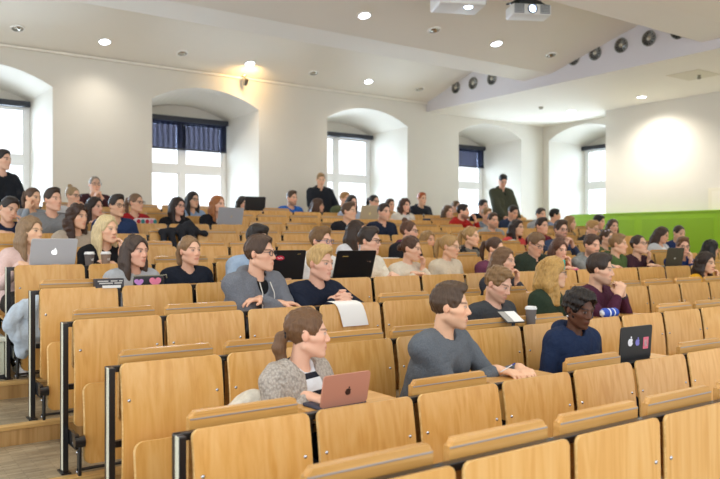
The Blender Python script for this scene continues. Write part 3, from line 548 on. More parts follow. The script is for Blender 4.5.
# lamps of the front bays, beyond the top of the frame
FW = iter([a + ' ' + b for a in ('leftmost', 'second', 'third', 'fourth') for b in ('of the second front bay', 'of the foremost bay')])
for x in (1.0, 3.4, 5.8, 8.2):
    for y, zf in ((4.6, zz(2.98) + (5.5 * K - 4.6) * .25), (.9, zz(2.98) + (1.95 * K - .9) * .225)):
        downlight(x, y, zf - .012, .24, 1, 'lit round downlight, ' + next(FW) + ', above the first rows', 60)
# clamp spot throwing warm light on the rear wall
e = empty('wall_spot', (5.80, BW - .16, zz(3.02) - .02)); tag(e, 'small chrome spotlight at the top of rear wall casting a yellow glow', 'spotlight')
bm = bmesh.new(); bx(bm, -.03, .03, .02, .16, .02, .06, .008); tube(bm, [(0, .06, .03), (0, .02, -.04)], .012); obj_from_bm('bracket', bm, CHROME, e, True, sharp=40)
bm = bmesh.new(); lathe(bm, [(.001, -.07), (.034, -.068), (.045, -.05), (.045, .05), (.04, .055), (.001, .055)], 20, M=Matrix.Translation((0, -.0, -.08)) @ Matrix.Rotation(.5, 4, 'X')); obj_from_bm('spot_head', bm, CHROME, e, True, sharp=40)
spot('wall_spot_glow', (5.80, BW - .50, zz(3.02) - .03), 15, (1, .64, .26), 2.9, 1, (1.42, 0, 0), .10)

def vent(y, z, label):
    e = empty('air_vent', (VX, y, z)); tag(e, label, 'air vent', None)
    MG = mat('vent metal', '8b8880', .4, .6)
    R = Matrix.Rotation(-PI / 2, 4, 'Y')
    bm = bmesh.new(); lathe(bm, [(.118, -.005), (.122, .012), (.112, .018), (.100, .010), (.098, -.005)], 28, M=R, cap=False); obj_from_bm('vent_ring', bm, MG, e, True, sharp=50)
    bm = bmesh.new(); lathe(bm, [(.001, .002), (.1, .002), (.1, -.01), (.001, -.01)], 24, M=R); obj_from_bm('vent_cavity', bm, mat('vent cavity', '2e2c29', .8), e)
    for i in range(12):
        a = i * PI / 6; bm = bmesh.new(); bx(bm, .030, .099, -.010, .010, .006, .010, 0, 0, R @ Matrix.Rotation(a, 4, 'Z') @ Matrix.Rotation(.5, 4, 'X')); obj_from_bm('vane', bm, MG, e)
    bm = bmesh.new(); lathe(bm, [(.001, .030), (.018, .028), (.034, .012), (.034, .0), (.001, .0)], 18, M=R); obj_from_bm('vent_hub', bm, mat('vent hub', 'c9c2b0', .4, .5), e, True)
vy = [(11.02, 4.66), (10.53, 4.66), (10.02, 4.66), (8.11, 4.66), (7.68, 4.66), (7.19, 4.68), (6.70, 4.68), (6.22, 4.68)]
for i, (y, z) in enumerate(vy):
    vent(y, z, ordw[i % 3 if i < 3 else i - 3] + ' round slotted vent from the rear in the %s bay bulkhead' % ('rear' if i < 3 else 'middle'))
# low ceiling: sensor and hatch
e = empty('smoke_detector', (11.58, 10.16, LOWZ)); tag(e, 'small round detector on the low right ceiling before the corner', 'detector')
bm = bmesh.new(); lathe(bm, [(.001, -.045), (.03, -.045), (.045, -.02), (.05, 0), (.001, 0)], 20); obj_from_bm('detector_dome', bm, mat('detector', 'b9b3a4', .5), e, True)
e = empty('ceiling_hatch', (11.35, 6.75, LOWZ)); tag(e, 'square inspection hatch with nozzle in the low ceiling, upper right', 'hatch')
box('hatch_panel', -.33, .33, -.28, .28, -.008, 0, mat('hatch', 'ddd5c2', .8), e, .003)
bm = bmesh.new(); lathe(bm, [(.001, -.07), (.02, -.07), (.035, -.05), (.02, -.03), (.03, -.008), (.001, -.008)], 18); obj_from_bm('nozzle', bm, mat('nozzle', '8d8878', .4, .3), e, True, loc=(.08, -.05, 0))
def projector(loc, rz, label, big):
    e = empty('projector', loc, rz); tag(e, label, 'projector')
    PWH = mat('projector shell', 'e4e3e0', .45); DK = mat('projector grille', '55565a', .6)
    bm = bmesh.new(); bx(bm, -.26, .26, -.18, .10, -.075, .07, .025, seg=3); obj_from_bm('projector_case', bm, PWH, e, True, sharp=35)
    for x in (-.17, .17):
        bm = bmesh.new()
        for j in range(6): bx(bm, x - .065, x + .065, -.186, -.176, -.055 + j * .02, -.045 + j * .02)
        obj_from_bm('grille', bm, DK, e)
    bm = bmesh.new(); lathe(bm, [(.058, 0), (.062, .03), (.05, .034), (.047, .01)], 24, M=Matrix.Translation((0, -.175, 0)) @ Matrix.Rotation(PI / 2, 4, 'X'), cap=False); obj_from_bm('lens_barrel', bm, DK, e, True, sharp=40)
    bm = bmesh.new(); lathe(bm, [(.001, .016), (.03, .012), (.047, .004), (.047, 0), (.001, 0)], 20, M=Matrix.Translation((0, -.178, 0)) @ Matrix.Rotation(PI / 2, 4, 'X')); obj_from_bm('lens', bm, mat('lit lens', 'c8dcff', .3, emit=5), e, True)
    bm = bmesh.new(); tube(bm, [(0, 0, .08), (0, 0, .42)], .028); bx(bm, -.15, .15, -.12, .09, .075, .13, .006); bx(bm, -.08, .08, -.1, .08, .13, .2, .006)
    for s in (-1, 1): tube(bm, [(s * .24, -.03, .10), (s * .12, 0, .17), (0, 0, .13)], .014); tube(bm, [(s * .26, .06, .12), (s * .1, 0, .15)], .012)
    obj_from_bm('ceiling_mount', bm, BLACK, e, True, sharp=40)
projector((7.26, 6.60, 4.55), -.47, 'white projector with glowing lens on a black mount, upper right ceiling', True)
e = empty('projector', (6.24, 6.80, 4.54), -.42); tag(e, 'second white projector at the top edge, seen mostly from below', 'projector')
bm = bmesh.new(); bx(bm, -.30, .30, -.2, .22, -.07, .10, .03, seg=3); obj_from_bm('projector_case', bm, mat('projector shell', 'e4e3e0', .45), e, True, sharp=35)
box('projector_end', .295, .315, -.15, .17, -.04, .08, mat('projector grille', '55565a', .6), e, .008)
bm = bmesh.new(); lathe(bm, [(.001, -.078), (.045, -.078), (.05, -.07), (.05, -.06), (.001, -.06)], 20); obj_from_bm('lens', bm, mat('lit lens', 'c8dcff', .3, emit=12), e, True, loc=(.1, -.1, 0))
bm = bmesh.new(); tube(bm, [(0, 0, .09), (0, 0, .42)], .03); obj_from_bm('ceiling_mount', bm, BLACK, e, True, sharp=40)

# daylight at the five windows
for c in WC + [None]:
    l = bpy.data.lights.new('window_daylight', 'AREA'); l.shape = 'RECTANGLE'; l.size = 2.8; l.size_y = 3.2; l.energy = 300; l.color = (.64, .81, 1.0)
    o = bpy.data.objects.new('window_daylight', l); COL.objects.link(o)
    if c is not None: o.location = (c, BW + ND + .9, EYE + 1.35); o.rotation_euler = (-PI / 2, 0, 0)
    else: o.location = (RF + ND + .9, RC, EYE + 1.35); o.rotation_euler = (0, PI / 2, 0); l.size, l.size_y = 3.2, 2.8
# ---------------------------------------------------------------- rows of folding seats
BEECH = wood('beech plywood', 'e1b16c', 'dba65c', 'd29a4e', (34, 34, 1.5), .36, .07); BEECH2 = wood('beech edge', 'e2bb7c', 'd8ae6a', 'ca9c57', (1.4, 30, 30), .36)
GROOVE = mat('groove strip', 'a9a9ad', .35, .6); STEEL = mat('zinc bolt', 'c6c9d0', .25, 1); PALE = mat('pale post strip', 'e8ead8', .3, .2)
HWP = .2465
def panel_mesh(name, hw, zt, zb, r, th, yoff, n=26, m=BEECH):
    bm = bmesh.new(); rows = []
    zs = [zt - r * (1 - math.cos(PI / 2 * i / 7)) for i in range(8)] + [zt - r - (zt - zb - 2 * r) * i / n for i in range(1, n)] + [zb + r * (1 - math.cos(PI / 2 * i / 7)) for i in range(7, -1, -1)]
    for z in zs:
        dt, db = zt - z, z - zb; q = min(dt, db); w = hw - (r - math.sqrt(max(r * r - (r - q) ** 2, 0)) if q < r else 0); y = yoff(z); e = th * .5; w = max(w, .004)
        tz = .0022 if dt < 1e-6 else -.0022 if db < 1e-6 else 0
        rows.append([bm.verts.new(p) for p in ((-w + e * .7, y - e, z - tz), (w - e * .7, y - e, z - tz), (w, y - e * .35, z), (w, y + e * .35, z), (w - e * .7, y + e, z - tz), (-w + e * .7, y + e, z - tz), (-w, y + e * .35, z), (-w, y - e * .35, z))])
    for a, b in zip(rows, rows[1:]):
        for i in range(8): bm.faces.new((a[i], a[(i + 1) % 8], b[(i + 1) % 8], b[i])).material_index = 0 if i in (0, 4) else 1
    bm.faces.new(rows[0]).material_index = 1; bm.faces.new(rows[-1]).material_index = 1
    bmesh.ops.recalc_face_normals(bm, faces=bm.faces); me = bpy.data.meshes.new(name); bm.to_mesh(me); bm.free()
    me.materials.append(m); me.materials.append(BEECH2); me.polygons.foreach_set('use_smooth', [True] * len(me.polygons)); me.set_sharp_from_angle(angle=math.radians(38)); return me
def ys(z):
    t = -z / .58; return .038 * (1 - t) ** 2 * (1 if t < 1 else 0) - .012 * math.sin(min(t, 1) * PI) + .018 * t ** 3
ME_BACK = panel_mesh('backrest', HWP, 0, -.575, .032, .014, ys)
ME_FRONT = panel_mesh('backrest', HWP, 0, -.80, .030, .014, lambda z: .012 * (1 + z) ** 2)
ME_SEAT = panel_mesh('folding_seat', .232, .22, -.20, .045, .018, lambda z: -.018 * math.cos(z * 7))
def slab():
    bm = bmesh.new(); P = rrect(-.229, .229, -.28, .05, .022); prism(bm, P, -.014, .014)
    es = [e for e in bm.edges if abs(e.verts[0].co.y - e.verts[1].co.y) < 1e-6]
    bmesh.ops.bevel(bm, geom=es, offset=.012, segments=3, affect='EDGES')
    bmesh.ops.recalc_face_normals(bm, faces=bm.faces); me = bpy.data.meshes.new('writing_tablet'); bm.to_mesh(me); bm.free(); me.materials.append(TABLET)
    me.polygons.foreach_set('use_smooth', [True] * len(me.polygons)); me.set_sharp_from_angle(angle=math.radians(50)); return me
TABLET = wood('tablet plywood', 'dcac6a', 'd29f58', 'c59049', (1.6, 26, 26))
ME_TAB = slab()
bm = bmesh.new(); bx(bm, -.226, .226, -.0165, -.0135, .021, .0265, .001); ME_GRV = bpy.data.meshes.new('groove_strip'); bm.to_mesh(ME_GRV); bm.free(); ME_GRV.materials.append(GROOVE)
bm = bmesh.new(); lathe(bm, [(.001, .006), (.005, .0055), (.0085, .002), (.0085, 0), (.001, 0)], 14, M=Matrix.Rotation(PI / 2, 4, 'X')); ME_BOLT = bpy.data.meshes.new('bolt'); bm.to_mesh(ME_BOLT); bm.free(); ME_BOLT.materials.append(STEEL)
ME_BOLT.polygons.foreach_set('use_smooth', [True] * len(ME_BOLT.polygons))
ORD = 'first second third fourth fifth sixth seventh eighth ninth tenth eleventh twelfth thirteenth fourteenth fifteenth sixteenth seventeenth eighteenth nineteenth twentieth twenty-first twenty-second'.split()
C35, S35 = math.cos(math.radians(35)), math.sin(math.radians(35))
def project(x, y, z):
    zc = S35 * x + C35 * y; xc = C35 * x - S35 * y
    return (360 + 740 * xc / zc, 239.5 - 740 * (z - EYE) / zc) if zc > .3 else (9999, 9999)
sit = {}
for d in PEOPLE:
    if d.get('row'): sit.setdefault(d['row'], []).append((d['head'][0], d))
def seat_index(x): return int((x - SX0) // PW)
taken = {(r, seat_index(x)) for r, l in sit.items() for x, _ in l}
FLAT = {(r - 1, i) for r, i in taken} | {(2, 1), (2, 3), (2, 5), (6, 0)}
FOLD = {(2, 0), (2, 2), (2, 4), (2, 6), (3, 0), (3, 1), (3, 3), (3, 4), (3, 5)}
FLAT -= FOLD
proto = {}
def make_seat(k, down, flat):
    key = (k == 1, down, flat, k == 2)
    e = bpy.data.objects.new('lecture_seat', None); e.empty_display_size = .05; COL.objects.link(e)
    obj_from_data('backrest', ME_FRONT if k == 1 else ME_BACK, e)
    for s in (-1, 1): obj_from_data('bolt', ME_BOLT, e, (s * .212, (.002 if k == 1 else .006) - .0, -.165))
    if k > 1:
        if down: obj_from_data('folding_seat', ME_SEAT, e, (0, -.27, -.545), (PI / 2, 0, 0))
        else: obj_from_data('folding_seat', ME_SEAT, e, (0, -.115, -.545), (-.05, 0, 0))
    if k < 11 or flat is not None:
        t = obj_from_data('writing_tablet', ME_TAB, e, (0, .105, 0) if not flat else (0, .355 - .0, -.045), (.035, 0, 0) if not flat else (-PI / 2, 0, 0))
        if flat: t.location = (0, .10, -.036)
        if flat: t.rotation_euler = (PI / 2, 0, 0); t.location = (0, .10, -.036)
        obj_from_data('groove_strip', ME_GRV, t)
    return e
seat_by = {}
ROWN = ['', 'front'] + ORD[1:]
for k in range(1, NROW + 1):
    for i in range(NSEAT):
        x = SX0 + PW * (i + .5); y = row_y(k); z = row_top(k)
        u0, v0 = project(x - PW / 2, y, z); u1, v1 = project(x + PW / 2, y, z)
        if u0 > 800 or v1 > 560: continue
        dn = (k, i) in taken; ft = (k, i) in FLAT
        e = make_seat(k, dn, ft); e.location = (x, y, z)
        tag(e, '%s beech seat, %s from the stair aisle, %s row from the front' % ('occupied' if dn else 'empty' if k > 1 else 'fixed front', ORD[i], ROWN[k]), 'seat', 'lecture hall seats, %s row' % ROWN[k])
        seat_by[(k, i)] = e
def frame_row(k):
    n = max(i for (r, i) in seat_by if r == k) + 1
    y, zt, z0 = row_y(k), row_top(k), tread(k); h = zt - z0
    e = empty('seat_frame', (SX0, y, z0)); tag(e, 'black steel frame and end post carrying the %s row of seats' % (ROWN[k]), 'seat frame', 'black steel seat frames')
    x1 = n * PW
    box('rail', -.035, x1, .052, .085, h - .040, h - .012, BLACK, e, .003)
    box('lower_rail', 0, x1, .052, .082, h - .38, h - .35, BLACK, e, .003)
    pm = bmesh.new(); bx(pm, -.012, .012, .05, .09, 0, h - .03, .002); bx(pm, -.03, .03, .03, .11, 0, .006); p0 = obj_from_bm('post', pm, BLACK, e); p0.location = (PW, 0, 0)
    for i in range(2, n + 1):
        c = p0.copy(); COL.objects.link(c); c.parent = e; c.location = (PW * i, 0, 0)
    pm = bmesh.new(); bx(pm, -.040, -.012, .004, .075, 0.004, h - .012, .003); bx(pm, -.052, .0, -.01, .09, 0, .008, .002); obj_from_bm('end_post', pm, BLACK, e)
    box('pale_strip', -.044, -.040, .004, .034, .02, h - .010, PALE, e, .002)  # thin pale strip set on the left face of the black end post
    if k > 1:
        b = bmesh.new(); bx(b, -.012, -.004, -.165, .06, h - .655, h - .575, .012); tube(b, [(-.022, -.15, h - .615), (.030, -.15, h - .615)], .030, 16); bx(b, -.004, .012, -.17, -.13, h - .79, h - .60, .004)
        br = obj_from_bm('seat_bracket', b, BLACK, e, True, sharp=35)
        tb = bmesh.new(); tube(tb, [(-.01, -.15, h - .76), (.34, -.15, h - .76)], .008, 10); obj_from_bm('pivot_rod', tb, BLACK, e, True, sharp=40)
        for (yy, zz_) in ((-.13, -.60), (-.10, -.63), (-.15, -.67), (-.15, -.77)):
            q = obj_from_data('bolt', ME_BOLT, br, (-.012 if zz_ > -.65 else -.006, yy, h + zz_), (0, 0, -PI / 2))
        bx_ = 0
for k in range(1, NROW + 1): frame_row(k)
# loose chairs behind the last desk
for d in PEOPLE:
    if d.get('row') == 12:
        e = empty('stacking_chair', (d['head'][0], d['hip'], d['floor'])); tag(e, 'low loose chair under %s' % d['label'].split(' in ')[0].split(' with ')[0], 'chair', 'loose chairs behind the last desk')
        box('chair_seat', -.2, .2, -.22, .2, .385, .41, BEECH, e, .008); box('chair_back', -.19, .19, .20, .22, .46, .70, BEECH, e, .008)
        for sx in (-1, 1):
            for sy in (-1, 1):
                b = bmesh.new(); tube(b, [(sx * .17, sy * .18, .39), (sx * .19, sy * .2, 0)], .011); obj_from_bm('chair_leg', b, BLACK, e, True, sharp=40)
            b = bmesh.new(); tube(b, [(sx * .17, .19, .39), (sx * .17, .205, .62)], .011); obj_from_bm('chair_upright', b, BLACK, e, True, sharp=40)
# ---------------------------------------------------------------- people
def Rz(a): c, s = math.cos(a), math.sin(a); return np.array([[c, -s, 0], [s, c, 0], [0, 0, 1.]])
def Rx(a): c, s = math.cos(a), math.sin(a); return np.array([[1., 0, 0], [0, c, -s], [0, s, c]])
def Ry(a): c, s = math.cos(a), math.sin(a); return np.array([[c, 0, s], [0, 1., 0], [-s, 0, c]])
def unit(v): v = np.asarray(v, float); return v / max(np.linalg.norm(v), 1e-9)
V = lambda *a: np.array(a, float)
def skin_mat():
    m, nt, b = new_mat('skin'); a = N(nt, 'ShaderNodeVertexColor', layer_name='Col')
    nt.links.new(a.outputs['Color'], b.inputs['Base Color']); b.inputs['Roughness'].default_value = .5
    b.inputs['Specular IOR Level'].default_value = .35
    return m
SKIN = skin_mat()
def hair_mat(h):
    key = ('hair', h)
    if key in _m: return _m[key]
    m, nt, b = new_mat('hair'); L = nt.links.new; c = lin(h)
    tc = N(nt, 'ShaderNodeTexCoord'); mp = N(nt, 'ShaderNodeMapping'); mp.inputs['Scale'].default_value = (130, 130, 14)
    n = N(nt, 'ShaderNodeTexNoise', Scale=1.0, Detail=3.0, Roughness=.65); L(tc.outputs['Object'], mp.inputs['Vector']); L(mp.outputs[0], n.inputs['Vector'])
    r = N(nt, 'ShaderNodeMix', data_type='RGBA'); r.inputs['A'].default_value = tuple(x * .45 for x in c) + (1,); r.inputs['B'].default_value = tuple(min(1, x * 1.5) for x in c) + (1,)
    L(n.outputs['Fac'], r.inputs['Factor']); L(r.outputs['Result'], b.inputs['Base Color'])
    bp = N(nt, 'ShaderNodeBump', Strength=.6, Distance=.006); L(n.outputs['Fac'], bp.inputs['Height']); L(bp.outputs['Normal'], b.inputs['Normal'])
    b.inputs['Roughness'].default_value = .45; b.inputs['Specular IOR Level'].default_value = .4
    _m[key] = m; return m
def cloth_mat(h, kind='plain', h2=None):
    key = ('cloth', h, kind, h2)
    if key in _m: return _m[key]
    m, nt, b = new_mat(kind + '_cloth'); L = nt.links.new; c = lin(h)
    tc = N(nt, 'ShaderNodeTexCoord'); b.inputs['Roughness'].default_value = .85; b.inputs['Specular IOR Level'].default_value = .2
    b.inputs['Sheen Weight'].default_value = .0
    nf = N(nt, 'ShaderNodeTexNoise', Scale=11.0, Detail=3.0, Distortion=1.2); L(tc.outputs['Object'], nf.inputs['Vector'])
    bf = N(nt, 'ShaderNodeBump', Strength=.55, Distance=.03); L(nf.outputs['Fac'], bf.inputs['Height']); L(bf.outputs['Normal'], b.inputs['Normal'])
    if kind == 'stripe':
        sx = N(nt, 'ShaderNodeSeparateXYZ'); L(tc.outputs['Object'], sx.inputs[0])
        ml = N(nt, 'ShaderNodeMath', operation='MULTIPLY_ADD'); ml.inputs[1].default_value = 12.5; ml.inputs[2].default_value = .13; L(sx.outputs['Z'], ml.inputs[0])
        fr = N(nt, 'ShaderNodeMath', operation='FRACT'); L(ml.outputs[0], fr.inputs[0])
        gt = N(nt, 'ShaderNodeMath', operation='LESS_THAN'); gt.inputs[1].default_value = .3; L(fr.outputs[0], gt.inputs[0])
        mx = N(nt, 'ShaderNodeMix', data_type='RGBA'); mx.inputs['A'].default_value = c + (1,); mx.inputs['B'].default_value = lin('23252e') + (1,)
        L(gt.outputs[0], mx.inputs['Factor']); L(mx.outputs['Result'], b.inputs['Base Color']); _m[key] = m; return m
    sc_, amt, bs, dist = {'plain': (60, .12, .25, .003), 'melange': (190, .45, .3, .003), 'knit': (120, .35, .8, .008), 'scarf': (45, .7, .6, .01), 'mottle': (28, .4, .3, .004)}[kind]
    if kind == 'knit':
        n = N(nt, 'ShaderNodeTexVoronoi', Scale=95.0); out = n.outputs['Distance']
        mp = N(nt, 'ShaderNodeMapping'); mp.inputs['Scale'].default_value = (1, 1, .75); mp.inputs['Rotation'].default_value = (0, .7, 0); L(tc.outputs['Object'], mp.inputs[0]); L(mp.outputs[0], n.inputs['Vector'])
    else:
        n = N(nt, 'ShaderNodeTexNoise', Scale=float(sc_), Detail=3.0); out = n.outputs['Fac']; L(tc.outputs['Object'], n.inputs['Vector'])
    mx = N(nt, 'ShaderNodeMix', data_type='RGBA')
    a1 = tuple(min(1, x * (1 + amt)) for x in c); a0 = tuple(x * (1 - amt) for x in c)
    mx.inputs['A'].default_value = (a1 if kind == 'knit' else a0) + (1,); mx.inputs['B'].default_value = (a0 if kind == 'knit' else a1) + (1,)
    L(out, mx.inputs['Factor']); L(mx.outputs['Result'], b.inputs['Base Color'])
    bp = N(nt, 'ShaderNodeBump', Strength=bs, Distance=dist); bp.invert = kind == 'knit'
    L(out, bp.inputs['Height']); L(bf.outputs['Normal'], bp.inputs['Normal']); L(bp.outputs['Normal'], b.inputs['Normal'])
    _m[key] = m; return m

def ik(S, T, a, b, pole):
    d = T - S; L = np.linalg.norm(d); mx = (a + b) * .985
    if L > mx: T = S + d / L * mx; d = T - S; L = mx
    u = d / L; x = (a * a - b * b + L * L) / (2 * L); h = math.sqrt(max(a * a - x * x, 0))
    p = np.asarray(pole, float); p = p - u * (p @ u); p = unit(p)
    return S + u * x + p * h, T
def hand(F, W, d, n, l, g=1., curl=.5, k=.010):
    """palm, four unequal bent fingers and a thumb; d finger direction, n out of the palm, l towards the thumb"""
    d = unit(d); n = unit(n - d * (n @ d)); l = unit(l - d * (l @ d) - n * (l @ n))
    F.cone(W - d * .02, W + d * .02, .024 * g, .022 * g, k)
    for a, L, kn in ((.030, .072, .083), (.010, .080, .088), (-.010, .073, .084), (-.029, .057, .076)):
        a *= g; Kp = W + d * kn * g + l * a
        F.cone(W + l * a * .55 + d * .015, Kp, .0135 * g, .0115 * g, k)
        dd = unit(d + l * a * 2.2); p = Kp; ang = 0
        for s, seg in enumerate((.44, .31, .25)):
            ang += curl * (1, 1.1, .8)[s]; q = p + (dd * math.cos(ang) + n * math.sin(ang)) * L * seg * g
            F.cone(p, q, (.0098 - .0009 * s) * g, (.0090 - .0012 * s) * g, .003 if s else .008); p = q
    t0 = W + d * .022 + l * .020 * g; t1 = t0 + unit(d * .55 + l * .75 + n * .35) * .045 * g; t2 = t1 + unit(d * .9 + l * .15 + n * .35) * .034 * g
    F.cone(t0, t1, .0145 * g, .0115 * g, .01); F.cone(t1, t2, .011 * g, .0085 * g, .004)
def ring(F, c, Rb, rad, r, z=0, k=.012, gap=0, back=0, tilt=.35, inf=0):
    n = 14; P = []
    for i in range(n + 1):
        a = gap + (2 * PI - 2 * gap) * i / n          # 0 = front
        x, y = math.sin(a) * rad, -math.cos(a) * rad
        P.append((c + Rb @ V(x, y * .95, z + y * tilt), r + back * max(0, -math.cos(a))))
    for (p, r0), (q, r1) in zip(P, P[1:]): F.cone(p, q, r0, r1, k, inf=inf)
def ripple(F, amp, seed, fr=1., out=0.):
    rs = np.random.RandomState(seed); X, Y, Z = F.ax[0][:, None, None], F.ax[1][None, :, None], F.ax[2][None, None, :]
    w = 0
    for i in range(5):
        v = rs.normal(size=3) * (16 + 9 * i) * fr; w = w + np.sin(X * v[0] + Y * v[1] + Z * v[2] * .8 + rs.rand() * 6) / (1 + .35 * i)
    F.F += (w * amp * .5 - out * amp).astype(np.float32)
_glass = {}
def glasses_data(col):
    if col in _glass: return _glass[col]
    bm = bmesh.new()
    for s in (-1, 1):
        c = V(s * .0335, -.101, .002); P = []
        for i in range(17):
            a = 2 * PI * i / 16; P.append((c[0] + .0235 * math.copysign(abs(math.cos(a)) ** .7, math.cos(a)), c[1] + .004 * abs(math.cos(a)) ** 2, c[2] + .0175 * math.copysign(abs(math.sin(a)) ** .7, math.sin(a))))
        tube(bm, P, .0023, 6)
        tube(bm, [(s * .057, -.097, .008), (s * .078, -.06, .01), (s * .082, .0, .008), (s * .08, .022, -.006)], .0022, 6)
    tube(bm, [(-.011, -.102, .004), (0, -.106, .007), (.011, -.102, .004)], .002, 6)
    me = bpy.data.meshes.new('glasses'); bm.to_mesh(me); bm.free(); me.materials.append(mat('spectacle frame', col, .35)); _glass[col] = me
    return me
TOPNAME = dict(crew='sweater', hoodie='hooded_sweater', shirt='shirt', turtle='turtleneck', jacket='jacket', coat='coat', cardigan='cardigan', vneck='sweater')
INF = dict(crew=.013, hoodie=.020, shirt=.013, turtle=.013, jacket=.020, coat=.026, cardigan=.019, vneck=.014)

def person(i, row=None, yaw=0, pitch=0, sex='m', hair='short', hc='3a2a20', top='crew', tc='555555', pose='lap', label='', head=None, hip=0, floor=0,
           res=0, skin='eabb9e', stub=0, glasses=None, inner=None, scarf=None, roll=0, stripe=0, earring=0, watch=0, strings=0, collar=None, print=0, clip=0, wr=None):
    rs = np.random.RandomState(100 + i)
    fem = sex == 'f'; stand = row is None; ps = math.radians(yaw); bp = ps * (.35 if not stand else .6)
    Rh = Rz(ps) @ Rx(math.radians(pitch)) @ Ry(math.radians(roll)); Rb = Rz(bp)
    base = V(head[0] - .03 * math.sin(ps), hip, floor); H = V(*head) - base
    hs = .93 if fem else .98
    T = lambda x, y, z: H + Rh @ (V(x, y, z) * hs)
    NB = H + Rz(ps * .5) @ V(0, .045, -.160)
    hz = .535 if not stand else (H[2] + .12) * .51
    HP = V(0, 0, hz); sw = .164 if fem else .170 if stand else .184
    SH = NB + Rb @ V(0, .012, -.044 if not stand else -.066); CH = NB + Rb @ V(0, .015, -.16)
    if CH[2] < hz + .12: CH[2] = hz + .12
    fine = (.0105, .0078, .0056)[res]; hfine = (.0088, .0072, .0056)[res]; coarse = (.028, .022, .018)[res]
    ua, fa = (.268, .238) if fem else (.285, .252)
    deskz = .817 - .03
    # wrists, poles, hand frames
    arms = []
    for s in (-1, 1):
        S = SH + Rb @ V(s * sw, 0, .0); pole = V(s * .6, .35, -1); d = V(-s * .35, -1, -.05); n = V(0, 0, -1); l = V(-s, 0, 0); curl = .45
        if stand: Tw = V(s * .17, -.17, hz + .02) + Rb @ V(0, -.05, 0); d = V(0, -.5, -1); n = V(-s, 0, 0); l = V(0, -1, .3); pole = V(s * .9, .5, -.2)
        elif pose == 'lap': Tw = V(s * .10 + H[0], -.30, hz + .11); d = V(-s * .5, -1, 0)
        elif pose in ('type', 'write', 'rest'): Tw = V(s * .12 + H[0], -.42, deskz + .035); curl = .4
        elif pose == 'fold': Tw = V(-s * .07 + H[0] + .03, -.40, deskz + .04 + .035 * (s > 0)); d = V(-s, -.25, 0); l = V(0, -1, .3); pole = V(s * 1., -.1, -.6); curl = .3
        elif pose == 'clasplow': Tw = V(s * .055 + H[0] + .10, -.43, deskz + .05); d = V(-s * .75, -.8, .1); n = V(-s, .6, -.2); l = V(0, -.2, 1); curl = .7; pole = V(s * 1., .2, -.6)
        elif pose == 'clasp': Tw = H + Rz(ps * .7) @ V(s * .055, -.158, -.200); d = V(-s * .45, .05, 1); n = Rz(ps * .7) @ V(-s, .15, 0); l = Rz(ps * .7) @ V(0, 1, 0.2); curl = .55; pole = V(s * .45, -.6, -1)
        else: Tw = V(s * .09 + H[0], -.38, deskz + .035); d = V(-s * .8, -.7, 0)
        if pose[-1] in '+-' and s == (1 if pose[-1] == '+' else -1):
            if pose.startswith('handup'): Tw = H + Rz(ps) @ V(s * .05, -.20, -.16); d = V(0, .25, 1); n = Rz(ps) @ V(0, 1, 0); l = Rz(ps) @ V(-s, 0, 0); curl = .7
            elif pose == 'chin-': Tw = H + Rz(ps) @ V(s * .11, -.04, -.13); d = V(-s * .15, .1, 1); n = Rz(ps) @ V(-s, .2, 0); l = Rz(ps) @ V(0, -1, 0); curl = .5
            else: Tw = H + Rz(ps) @ V(s * .068, -.088, -.185); d = Rz(ps) @ V(s * .08, -.05, 1); n = Rz(ps) @ V(-s * .8, .6, 0); l = Rz(ps) @ V(-s * .5, -.8, 0); curl = .75
            pole = V(s * .5, -.5, -1)
        if wr and wr[(s + 1) // 2]: Tw = V(*wr[(s + 1) // 2])
        E, W = ik(S, Tw, ua, fa, pole)
        arms.append((s, S, E, W, d, n, l, curl))
    knee = [V(s * .12, -.43, hz - .02) if not stand else V(s * .10, -.02, hz * .53) for s in (-1, 1)]
    ank = [V(s * .12, -.40, .09) if not stand else V(s * .11, .03, .085) for s in (-1, 1)]
    toe = [a + V(.01, -.16, -.045) for a in ank]
    def torso(F, inf, k=.03):
        F.cone(V(-.08, 0, hz), V(.08, 0, hz), .115, .115, k, inf=inf)
        w = .083 if fem else .095
        for s in (-1, 1):
            F.cone(HP + V(s * .07, 0, .02), CH + Rb @ V(s * w, .0, 0), .10 if not fem else .092, .098 if not fem else .088, k, inf=inf)
            F.cone(NB + Rb @ V(s * .012, .014, .004), SH + Rb @ V(s * sw * .80, 0, .014), .038, .044, k, inf=inf)
            if fem: F.ell(CH + Rb @ V(s * .066, -.070, -.03), (.06, .050, .064), k=k + .015, inf=inf)
        F.cone(SH + Rb @ V(-sw * .85, 0, -.005), SH + Rb @ V(sw * .85, 0, -.005), .062, .062, k, inf=inf)
        F.cone(SH + Rb @ V(-sw * .45, -.012, -.05), SH + Rb @ V(sw * .45, -.012, -.05), .082, .082, k, inf=inf)
    def sleeves(F, inf, k=.02, cut=.03):
        for s, S, E, W, *_ in arms:
            F.cone(S, E, .050 if not fem else .043, .038 if not fem else .034, k, inf=inf)
            u = unit(W - E); F.cone(E, W - u * cut, .037 if not fem else .033, .027, k * .6, inf=inf * .8)
    # ---- body
    pts = [H] + [a[3] for a in arms] + [a[2] for a in arms] + toe + knee + [a[1] for a in arms]
    lo = np.min(pts, 0) - .17; hi = np.max(pts, 0) + .17; lo[2] = -.02; hi[2] = H[2] + .15
    spans = [[(H[a] - .135, H[a] + .135)] + [(W[a] - .05 + min(0, dd[a]) * .16, W[a] + .05 + max(0, dd[a]) * .16) for (_, _, _, W, d_, *_) in arms for dd in (unit(d_),)] for a in range(3)]
    spans = [[(x0, x1, (fine if q == 0 else hfine)) for q, (x0, x1) in enumerate(sp)] for sp in spans]
